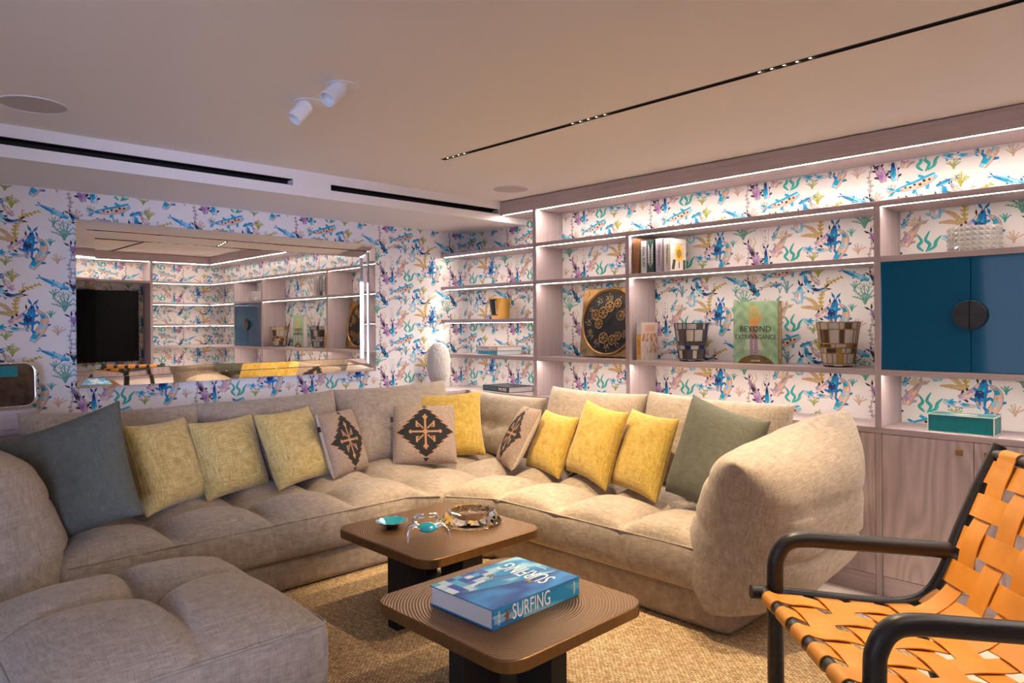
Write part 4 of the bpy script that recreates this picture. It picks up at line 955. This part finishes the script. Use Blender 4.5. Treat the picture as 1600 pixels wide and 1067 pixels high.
# ------------------------------------------------------------------ clock
def clock():
    M = Matrix.Translation((-3.225, 4.105, ZS + .0008)) @ Matrix.Rotation(rad(-7), 4, 'X')
    S = .505; t = thing('gear_clock', 'square antique-bronze clock with exposed gears standing on the shelf', 'clock', mtx=M)
    def fr(d): return frame((0, -d, S / 2 + .001), (1, 0, 0), (0, 0, 1))
    c = MB().prism(rounded(S, S, .05), 0, .045); c.xform(frame((0, .0, S / 2 + .001), (1, 0, 0), (0, 0, 1))); mk('case', c, 'old_brass', t, smooth=35, bevel=.004)
    ri = MB().lathe([(.238, 0), (.244, .010), (.236, .018), (.226, .012), (.224, 0)], 64); ri.xform(fr(.045)); mk('bezel', ri, 'old_brass', t, smooth=50)
    di = MB().lathe([(.226, 0), (.226, .004), (.0, .0042)], 64); di.xform(fr(.045)); dial = mk('dial', di, 'black', t, smooth=40)
    for k, s in enumerate(('XII', 'I', 'II', 'III', 'IIII', 'V', 'VI', 'VII', 'VIII', 'IX', 'X', 'XI')):
        a = PI / 2 - k * PI / 6 + PI / 6 * 0; x, y = .172 * math.cos(a), .172 * math.sin(a)
        text_mesh('numeral', s, .056, fr(.0502) @ Matrix.Translation((x, y, 0)) @ Matrix.Rotation(a - PI / 2, 4, 'Z'), 'gold_ink', dial, None if len(s) > 1 else None)
        dt = MB().lathe([(.005, 0), (.005, .001), (0, .0012)], 10, .208 * math.cos(a), .208 * math.sin(a)); dt.xform(fr(.0495)); mk('minute_dot', dt, 'gold_ink', dial)
    def gear(x, y, r):
        g = MB(); g.lathe([(r, 0), (r, .006), (r * .78, .006), (r * .78, 0)], 32, x, y, close=True); g.lathe([(r * .3, 0), (r * .3, .008), (0, .008)], 16, x, y)
        for k in range(6):
            a = k * PI / 3; ca, sa = math.cos(a), math.sin(a); w = r * .10
            g.prism([(x + ca * r * .25 - sa * w, y + sa * r * .25 + ca * w), (x + ca * r * .25 + sa * w, y + sa * r * .25 - ca * w), (x + ca * r * .82 + sa * w, y + sa * r * .82 - ca * w), (x + ca * r * .82 - sa * w, y + sa * r * .82 + ca * w)], 0, .005)
        for k in range(24):
            a = k * PI / 12; ca, sa = math.cos(a), math.sin(a); w = r * .06
            g.prism([(x + ca * r * .98 - sa * w, y + sa * r * .98 + ca * w), (x + ca * r * .98 + sa * w, y + sa * r * .98 - ca * w), (x + ca * r * 1.07 + sa * w, y + sa * r * 1.07 - ca * w), (x + ca * r * 1.07 - sa * w, y + sa * r * 1.07 + ca * w)], 0, .005)
        g.xform(fr(.050)); mk('gear', g, 'old_brass', dial, smooth=40)
    for x, y, r in ((-.115, .055, .038), (-.045, .070, .042), (.012, .112, .040), (-.080, -.012, .036), (.085, .135, .032), (.115, .045, .036), (.05, -.13, .036), (-.03, -.115, .04), (.10, -.10, .03)): gear(x, y, r)
    for a, L, w in ((rad(52), .15, .006), (rad(228), .055, .009)):
        h = MB().prism([(-.02, -w), (L, -.001), (L, .001), (-.02, w)], 0, .002); h.xform(fr(.062) @ Matrix.Rotation(a, 4, 'Z')); mk('hand', h, 'black', dial)
    for sx in (-1, 1):
        for sy in (-1, 1):
            s = MB().lathe([(.024, 0), (.023, .004), (0, .005)], 24, sx * .213, sy * .213); s.xform(fr(.045)); sc = mk('screw', s, 'old_brass', t, smooth=40)
            k = MB().box(-.019, .019, -.002, .002, .0048, .0056); k.xform(fr(.045) @ Matrix.Translation((sx * .213, sy * .213, 0)) @ Matrix.Rotation(.7, 4, 'Z')); mk('screw_slot', k, 'black', sc)
clock()

# ------------------------------------------------------------------ shelf ornaments
def metallic(name, col, rough): plain(name, col, rough, .3)
for nm, cc in (('pn_clear', (.72, .68, .64)), ('pn_smoke', (.16, .13, .12)), ('pn_blue', (.02, .03, .25)), ('pn_red', (.20, .01, .03)), ('pn_amber', (.55, .36, .08)), ('pn_cream', (.78, .68, .56)), ('pn_brown', (.12, .07, .04))):
    m = plain(nm, cc, .12, coat=.5); m.node_tree.nodes['Principled BSDF'].inputs['Transmission Weight'].default_value = .35
def vase(x, y, label, lead, pal, r0, r1, h, seed):
    t = thing('glass_vase', label, 'vase', (x, y, ZS + .0006), group='stained-glass vases on the middle shelf'); g = random.Random(seed)
    R = lambda z: r0 + (r1 - r0) * z / h
    mk('foot', MB().lathe([(r0 * .93, 0), (r0, .006), (r0, .016), (0, .016)], 36), 'glass', t, smooth=40)
    inner = MB().lathe([(r0 - .006, .016), (r1 - .006, h - .004), (r1 - .009, h - .004), (r0 - .009, .020), (0, .020)], 40); mk('liner', inner, 'pn_clear', t, smooth=40)
    rows = [0.016, .075, .105, .128, .205, h]; dark = MB()
    def arc(z, w):
        rr = R(z) + .002; return MB().lathe([(rr - .003, z - w), (rr, z - w), (rr, z + w), (rr - .003, z + w)], 40, close=True)
    for z in rows: q = arc(min(max(z, .018), h - .002), .0028); dark.add(q.v, q.f)
    for i in range(len(rows) - 1):
        z0, z1 = rows[i] + .003, rows[i + 1] - .003; a = g.uniform(0, .5)
        a_end = a + 2 * PI
        while a < a_end - .05:
            da = g.choice((.25, .38, .52, .62)) ; da = min(da, a_end - a)
            if a_end - a - da < .2: da = a_end - a
            n = 4; v = []; p = MB()
            for k in range(n + 1):
                th = a + .02 + (da - .04) * k / n
                for zz in (z0, z1): rr = R(zz) - .001; v.append((rr * math.cos(th), rr * math.sin(th), zz))
            p.add(v, [(2 * k, 2 * k + 2, 2 * k + 3, 2 * k + 1) for k in range(n)]); mk('pane', p, g.choice(pal), t, smooth=40)
            b0, b1 = R(z0 - .003), R(z1 + .003); L = MB().tube([(b0 * math.cos(a), b0 * math.sin(a), z0 - .003), (b1 * math.cos(a), b1 * math.sin(a), z1 + .003)], .0028, 6); dark.add(L.v, L.f)
            a += da
    mk('lead_lines', dark, lead, t, smooth=40)
plain('lead_dark', (.06, .06, .075), .4, .5)
vase(-2.495, 4.02, 'tapered stained-glass vase with dark leading and blue panes', 'lead_dark', ['pn_clear', 'pn_cream', 'pn_smoke', 'pn_blue', 'pn_clear', 'pn_brown'], .078, .108, .245, 4)
vase(-1.565, 4.00, 'tapered stained-glass vase with gold leading and a red pane', 'old_brass', ['pn_clear', 'pn_cream', 'pn_brown', 'pn_red', 'pn_amber', 'pn_brown', 'pn_clear'], .078, .110, .245, 9)
# gold bucket
t = thing('gold_bucket', 'polished gold tapered bucket with dark label on the left shelf', 'bucket', (-4.305, 4.03, ZM + .0006))
mk('shell', MB().lathe([(.070, 0), (.072, .002), (.098, .168), (.100, .170), (.096, .170), (.070, .008), (0, .008)], 48), 'gold', t, smooth=40)
lb = MB(); v = []
for k in range(7):
    a = -PI / 2 - .30 + .80 * k / 6
    for z in (.03, .160): r = .0725 + .026 * z / .168 + .0008; v.append((r * math.cos(a), r * math.sin(a), z))
lb.add(v, [(2 * k, 2 * k + 2, 2 * k + 3, 2 * k + 1) for k in range(6)]); lab = mk('label', lb, 'black', t, smooth=40)
for k in range(9):
    z = .045 + .0125 * k; r = .0725 + .026 * z / .168 + .0016; a = -PI / 2 + .42
    mk('label_mark', bx(r * math.cos(a) - .006, r * math.cos(a) + .006, r * math.sin(a) - .0008, r * math.sin(a), z - .004, z + .004), 'white_ink', lab)
# fluffy oval lamp
t = thing('feather_lamp', 'fluffy white oval lamp on a small brass foot by the corner', 'lamp', (-4.735, 3.72, ZT))
mk('foot', MB().lathe([(.055, .0005), (.055, .008), (.008, .012), (.008, .05), (0, .05)], 28), 'brass', t, smooth=40)
V, Fc = [], []
n, m = 60, 80
for i in range(n + 1):
    ph = PI * i / n
    for j in range(m):
        th = 2 * PI * j / m; r = math.sin(ph) ** .85; k = 1 + random.uniform(-.035, .05)
        V.append((.098 * r * math.cos(th) * k, .098 * r * math.sin(th) * k, .215 - .178 * math.cos(ph) * k * -1 * -1))
for i in range(n):
    for j in range(m): Fc.append((i * m + j, i * m + (j + 1) % m, (i + 1) * m + (j + 1) % m, (i + 1) * m + j))
mk('shade', from_np(np.array(V), Fc), 'fluff', t, smooth=180)
# tissue box
t = thing('tissue_box', 'teal tissue box with cream piping on the worktop', 'box', (-.965, 3.985, ZT + .0006))
mk('box', bx(-.138, .138, -.07, .07, 0, .086), 'teal', t, bevel=.002)
e = MB()
for x in (-1, 1):
    for y in (-1, 1): e.box(x * .138 - .002, x * .138 + .002, y * .07 - .002, y * .07 + .002, 0, .087)
for z in (.002, .086):
    for y in (-1, 1): e.box(-.138, .138, y * .07 - .002, y * .07 + .002, z - .002, z + .002)
    for x in (-1, 1): e.box(x * .138 - .002, x * .138 + .002, -.07, .07, z - .002, z + .002)
mk('piping', e, 'cream', t)
mk('opening', MB().prism([(.06 * math.cos(a * PI / 12), .018 * math.sin(a * PI / 12)) for a in range(24)], .0862, .0868), 'cream', t)
# crystal bowl over the blue cupboard
t = thing('crystal_bowl', 'clear cut-crystal bowl with square facets above the blue cupboard', 'bowl', (-.925, 4.025, ZB + .0006))
R0, HB = .112, .118
fac = MB(); nc, nr = 26, 5; V = []; Fq = []
for j in range(nr + 1):
    for k in range(nc): a_ = 2 * PI * k / nc; V.append((R0 * math.cos(a_), R0 * math.sin(a_), HB * j / nr))
for j in range(nr):
    for k in range(nc):
        a_ = 2 * PI * (k + .5) / nc; V.append(((R0 + .0045) * math.cos(a_), (R0 + .0045) * math.sin(a_), HB * (j + .5) / nr)); c_ = len(V) - 1
        q = [j * nc + k, j * nc + (k + 1) % nc, (j + 1) * nc + (k + 1) % nc, (j + 1) * nc + k]; Fq += [(q[i], q[(i + 1) % 4], c_) for i in range(4)]
o_ = len(V)
for r_, z_ in ((R0 - .010, HB), (R0 - .010, .014)):
    for k in range(nc): a_ = 2 * PI * k / nc; V.append((r_ * math.cos(a_), r_ * math.sin(a_), z_))
for k in range(nc):
    k2 = (k + 1) % nc; Fq.append((nr * nc + k, nr * nc + k2, o_ + k2, o_ + k)); Fq.append((o_ + k, o_ + k2, o_ + nc + k2, o_ + nc + k))
Fq.append(tuple(range(nc))[::-1]); Fq.append(tuple(o_ + nc + k for k in range(nc)))
fac.add(V, Fq); mk('cut_glass', fac, 'crystal', t)
# rounded brown panel and block on the worktop at the far left
t = thing('wooden_block', 'pink-toned wooden block on the worktop under the brown framed panel', 'block', (-4.74, .74, ZT + .0006))
mk('block_body', bx(-.14, .14, -.25, .105, 0, .105), 'oak_y', t, bevel=.004)
Mq = Matrix.Translation((-4.74, .60, ZT + .1095)) @ Matrix.Rotation(rad(90), 4, 'Z') @ Matrix.Rotation(rad(-6), 4, 'X')
t = thing('framed_panel', 'dark brown round-cornered panel in chrome rim with teal badge on wooden block', 'panel', mtx=Mq)
pan = MB().prism(rounded(.50, .235, .045), 0, .02); pan.xform(frame((0, .0, .1185), (1, 0, 0), (0, 0, 1))); mk('panel', pan, 'tortoise', t, smooth=35, bevel=.003)
rp = [(x * 1.0, -.012, y + .1185) for x, y in rounded(.515, .237, .05)]; rp.append(rp[0]); mk('rim', MB().tube(rp, .0085, 8, False), 'chrome', t, smooth=60)
tag(mk('badge', bx(.09, .175, -.0225, -.0202, .165, .225), 'teal', t), 'small square teal badge'); 

# ------------------------------------------------------------------ table ornaments
zt = BT + .0012
t = thing('glass_ashtray', 'heavy faceted clear crystal ashtray on the farther bronze table', 'ashtray', (-2.78, 2.385, zt + .0004))
n = 12; Ro = [(.152, .0), (.160, .012), (.122, .066), (.098, .066), (.080, .030), (.074, .020)]
mb = MB(); V = []
for i, (r, z) in enumerate(Ro):
    for k in range(n):
        a = 2 * PI * (k + (.5 if i in (1, 3) else 0)) / n; V.append((r * math.cos(a), r * math.sin(a), z))
F2 = []
for i in range(len(Ro) - 1):
    for k in range(n):
        k2 = (k + 1) % n; p, q, r_, s_ = i * n + k, i * n + k2, (i + 1) * n + k2, (i + 1) * n + k
        if i in (1, 3): F2 += [(p, q, r_), (p, r_, s_)]
        else: F2 += [(p, q, s_), (q, r_, s_)]
F2 += [tuple(range(n))[::-1], tuple((len(Ro) - 1) * n + k for k in range(n))]
mb.add(V, F2); mk('faceted_ring', mb, 'glass', t)
t = thing('shell_dish', 'small scalloped teal enamel dish with silver rim on the farther table', 'dish', (-3.005, 2.055, zt))
def scal(rs, n=48):
    V = []; Fq = []
    for r, z in rs:
        for k in range(n): a = 2 * PI * k / n; w = 1 + .05 * abs(math.sin(a * 6)) * (r / .075); V.append((r * w * math.cos(a), r * w * math.sin(a), z + .004 * abs(math.sin(a * 6)) * (r / .075) ** 2))
    for i in range(len(rs) - 1):
        for k in range(n): Fq.append((i * n + k, i * n + (k + 1) % n, (i + 1) * n + (k + 1) % n, (i + 1) * n + k))
    return from_np(np.array(V), Fq)
mk('outer_shell', scal([(.001, 0), (.026, .0), (.05, .012), (.075, .027), (.077, .029), (.074, .029)]), 'chrome', t, smooth=60)
mk('enamel', scal([(.074, .0288), (.05, .0155), (.026, .006), (.001, .005)]), 'teal_enamel', t, smooth=60)
Mc = Matrix.Translation((-2.715, 2.06, zt)) @ Matrix.Rotation(rad(62), 4, 'Z') @ Matrix.Scale(1.3, 4)
t = thing('crab_figurine', 'little silver crab with blue enamel shell on the farther table', 'figurine', mtx=Mc)
V = []; Fq = []; n, m = 10, 24
for i in range(n + 1):
    ph = PI * i / n
    for j in range(m):
        a = 2 * PI * j / m; V.append((.036 * math.sin(ph) * math.cos(a) * (1 + .12 * math.cos(2 * a)), .028 * math.sin(ph) * math.sin(a), .040 + (.013 if ph < PI / 2 else .007) * math.cos(ph)))
for i in range(n):
    for j in range(m): Fq.append((i * m + j, i * m + (j + 1) % m, (i + 1) * m + (j + 1) % m, (i + 1) * m + j))
up_ = [f for f in Fq if sum(V[k][2] for k in f) / 4 > .0385]; lo_ = [f for f in Fq if f not in up_]
tilt = Matrix.Translation((0, 0, .012)) @ Matrix.Rotation(rad(28), 4, 'X')
o = from_np(np.array(V), up_); o.xform(Matrix.Translation((0, 0, .038)) @ Matrix.Rotation(rad(25), 4, 'X') @ Matrix.Translation((0, 0, -.038))); mk('shell', o, 'teal_enamel', t, smooth=60)
o = from_np(np.array(V), lo_); o.xform(Matrix.Translation((0, 0, .038)) @ Matrix.Rotation(rad(25), 4, 'X') @ Matrix.Translation((0, 0, -.038))); mk('belly', o, 'chrome', t, smooth=60)
for sx in (-1, 1):
    for k, yy in enumerate((-.014, .0, .014, .026)):
        p = smooth_path([(sx * .028, yy * .6, .037), (sx * .052, yy * 1.3, .048), (sx * .070, yy * 1.9 - .004, .034), (sx * .078, yy * 2.3 - .008, .003)], 5)
        mk('leg', MB().tube(p, [.0042 - .0026 * i / (len(p) - 1) for i in range(len(p))], 8), 'chrome', t, smooth=60)
    p = smooth_path([(sx * .028, .022, .044), (sx * .044, .036, .056), (sx * .036, .036, .074), (sx * .008, .024, .082)], 6)
    mk('claw', MB().tube(p, [.004, .0045, .005, .0055, .006, .0065, .007, .0075, .008, .0085, .009, .009, .0085, .008, .007, .006, .005, .004, .002][:len(p)], 8), 'chrome', t, smooth=60)
    p = smooth_path([(sx * .036, .036, .072), (sx * .020, .026, .070), (sx * .008, .018, .072)], 4); mk('claw_tip', MB().tube(p, [.004 - .003 * i / (len(p) - 1) for i in range(len(p))], 8), 'chrome', t, smooth=60)

# ------------------------------------------------------------------ woven leather armchair
def armchair():
    AL = rad(44.9); M = Matrix.Translation((-1.165, 2.407, .013)) @ Matrix.Rotation(AL, 4, 'Z')
    # local x = front to back, local -y = towards the near side, z up
    t = thing('armchair', 'black tubular wood armchair with woven tan-orange leather straps', 'armchair', mtx=M)
    Wd = .715; g0 = -.013
    prof = [(-.085, .455), (.06, .443), (.20, .428), (.36, .413), (.46, .414), (.535, .446), (.592, .53), (.645, .665), (.713, .822), (.785, .965)]
    P2 = smooth_path([(a, 0, b + g0) for a, b in prof], 6); P2 = [(p.x, p.z) for p in P2]
    for y in (0, -Wd):
        mk('side_rail', MB().tube([(a, y, b) for a, b in P2], .0235, 16), 'ebony', t, smooth=50)
        ar = smooth_path([(0, y, .003), (0, y, .25), (0, y, .50), (.008, y, .565), (.04, y, .612), (.10, y, .626), (.25, y, .615), (.62, y, .585)], 6)
        mk('arm', MB().tube(ar, .0285, 18), 'ebony', t, smooth=50)
        lg = smooth_path([(.46, y, .39), (.50, y, .30), (.56, y, .15), (.61, y, .012)], 4); mk('rear_leg', MB().tube(lg, .0235, 14), 'ebony', t, smooth=50)
    def at(s):
        """point and normal on the strap surface at arc length s"""
        acc = 0
        for i in range(len(P2) - 1):
            a, b = P2[i], P2[i + 1]; L = math.hypot(b[0] - a[0], b[1] - a[1])
            if acc + L >= s or i == len(P2) - 2:
                k = (s - acc) / L; tx, tz = (b[0] - a[0]) / L, (b[1] - a[1]) / L; return (a[0] + (b[0] - a[0]) * k, a[1] + (b[1] - a[1]) * k, -tz, tx)
            acc += L
    tot = sum(math.hypot(P2[i + 1][0] - P2[i][0], P2[i + 1][1] - P2[i][1]) for i in range(len(P2) - 1))
    s_f, s_t = .045, tot - .035
    for nm, s in (('front_bar', s_f), ('back_bar', s_t)):
        x, z, nx, nz = at(s); mk(nm, MB().tube([(x, .0, z), (x, -Wd, z)], .021, 14), 'ebony', t, smooth=50)
    x, z, nx, nz = at(.62); mk('under_bar', MB().tube([(x - nx * .03, 0, z - nz * .03), (x - nx * .03, -Wd, z - nz * .03)], .018, 14), 'ebony', t, smooth=50)
    NL, pitch, wL = 5, .131, .084
    yl = [-(.0955 + pitch * i) for i in range(NL)]
    NCs = int((s_t - s_f - .10) / .122) + 1; cs = [s_f + .085 + (s_t - s_f - .15) * j / (NCs - 1) for j in range(NCs)]; wC = .082; th = .0038; am = .0062
    def slab(rows):
        """rows of 4 corner points -> closed strip"""
        mb = MB(); v = [p for r in rows for p in r]; f = []
        for i in range(len(rows) - 1):
            for k in range(4): a = i * 4; f.append((a + k, a + (k + 1) % 4, a + 4 + (k + 1) % 4, a + 4 + k))
        f += [(3, 2, 1, 0), tuple(len(v) - 4 + k for k in range(4))]; mb.add(v, f); return mb
    for i, y in enumerate(yl):
        rows = []; x, z, nx, nz = at(s_f)
        def row(px, pz, qx, qz): rows.append([(px, y + wL / 2, pz), (px, y - wL / 2, pz), (px + qx * th, y - wL / 2, pz + qz * th), (px + qx * th, y + wL / 2, pz + qz * th)])
        for k in range(9):      # wrap round the front bar
            a = -PI * .95 + PI * .95 * k / 8; ang = math.atan2(nz, nx) - a; row(x + .0218 * math.cos(ang), z + .0218 * math.sin(ang), math.cos(ang), math.sin(ang))
        n = 110
        for k in range(1, n + 1):
            s = s_f + .008 + (s_t - s_f - .016) * k / n; x1, z1, ax, az = at(s); ph = 0
            j = min(range(NCs), key=lambda q: abs(cs[q] - s)); w = math.cos(PI * min(1, abs(s - cs[j]) / (.122 / 1.0)) ) 
            sg = 1 if (i + j) % 2 == 0 else -1
            d = sg * am * max(0, math.cos(PI * min(.5, abs(s - cs[j]) / .122))); base = .008 + .012 * max(0, 1 - min(s - s_f, s_t - s) / .05)
            row(x1 + ax * (base + d), z1 + az * (base + d), ax, az)
        x, z, nx, nz = at(s_t)
        for k in range(9):
            ang = math.atan2(nz, nx) - PI * .95 * k / 8; row(x + .0218 * math.cos(ang), z + .0218 * math.sin(ang), math.cos(ang), math.sin(ang))
        mb = slab(rows); o = mk('long_strap', mb, 'leather', t, smooth=35)
    for j, s in enumerate(cs):
        rows = []; n = 64
        for k in range(n + 1):
            y = -.019 - (Wd - .038) * k / n; i = min(range(NL), key=lambda q: abs(yl[q] - y))
            sg = -1 if (i + j) % 2 == 0 else 1; d = sg * am * max(0, math.cos(PI * min(.5, abs(y - yl[i]) / pitch)))
            eb = .008 - .006 * max(0, 1 - min(abs(y), abs(y + Wd)) / .04)
            pts = []
            for ds in (-wC / 2, wC / 2):
                x1, z1, ax, az = at(s + ds); pts.append((x1, z1, ax, az))
            (xa, za_, na, ma), (xb, zb_, nb, mb_) = pts
            rows.append([(xa + na * (eb + d), y, za_ + ma * (eb + d)), (xb + nb * (eb + d), y, zb_ + mb_ * (eb + d)), (xb + nb * (eb + d + th), y, zb_ + mb_ * (eb + d + th)), (xa + na * (eb + d + th), y, za_ + ma * (eb + d + th))])
        mk('cross_strap', slab(rows), 'leather', t, smooth=35)
armchair()

# consistent outward normals on the closed parts
for o in bpy.data.objects:
    if o.type == 'MESH' and o.name.split('.')[0] not in ('wallpaper_print', 'cover_art', 'spine_art', 'ringed_surface') and len(o.data.polygons) < 20000:
        bm = bmesh.new(); bm.from_mesh(o.data); bmesh.ops.recalc_face_normals(bm, faces=bm.faces); bm.to_mesh(o.data); bm.free()
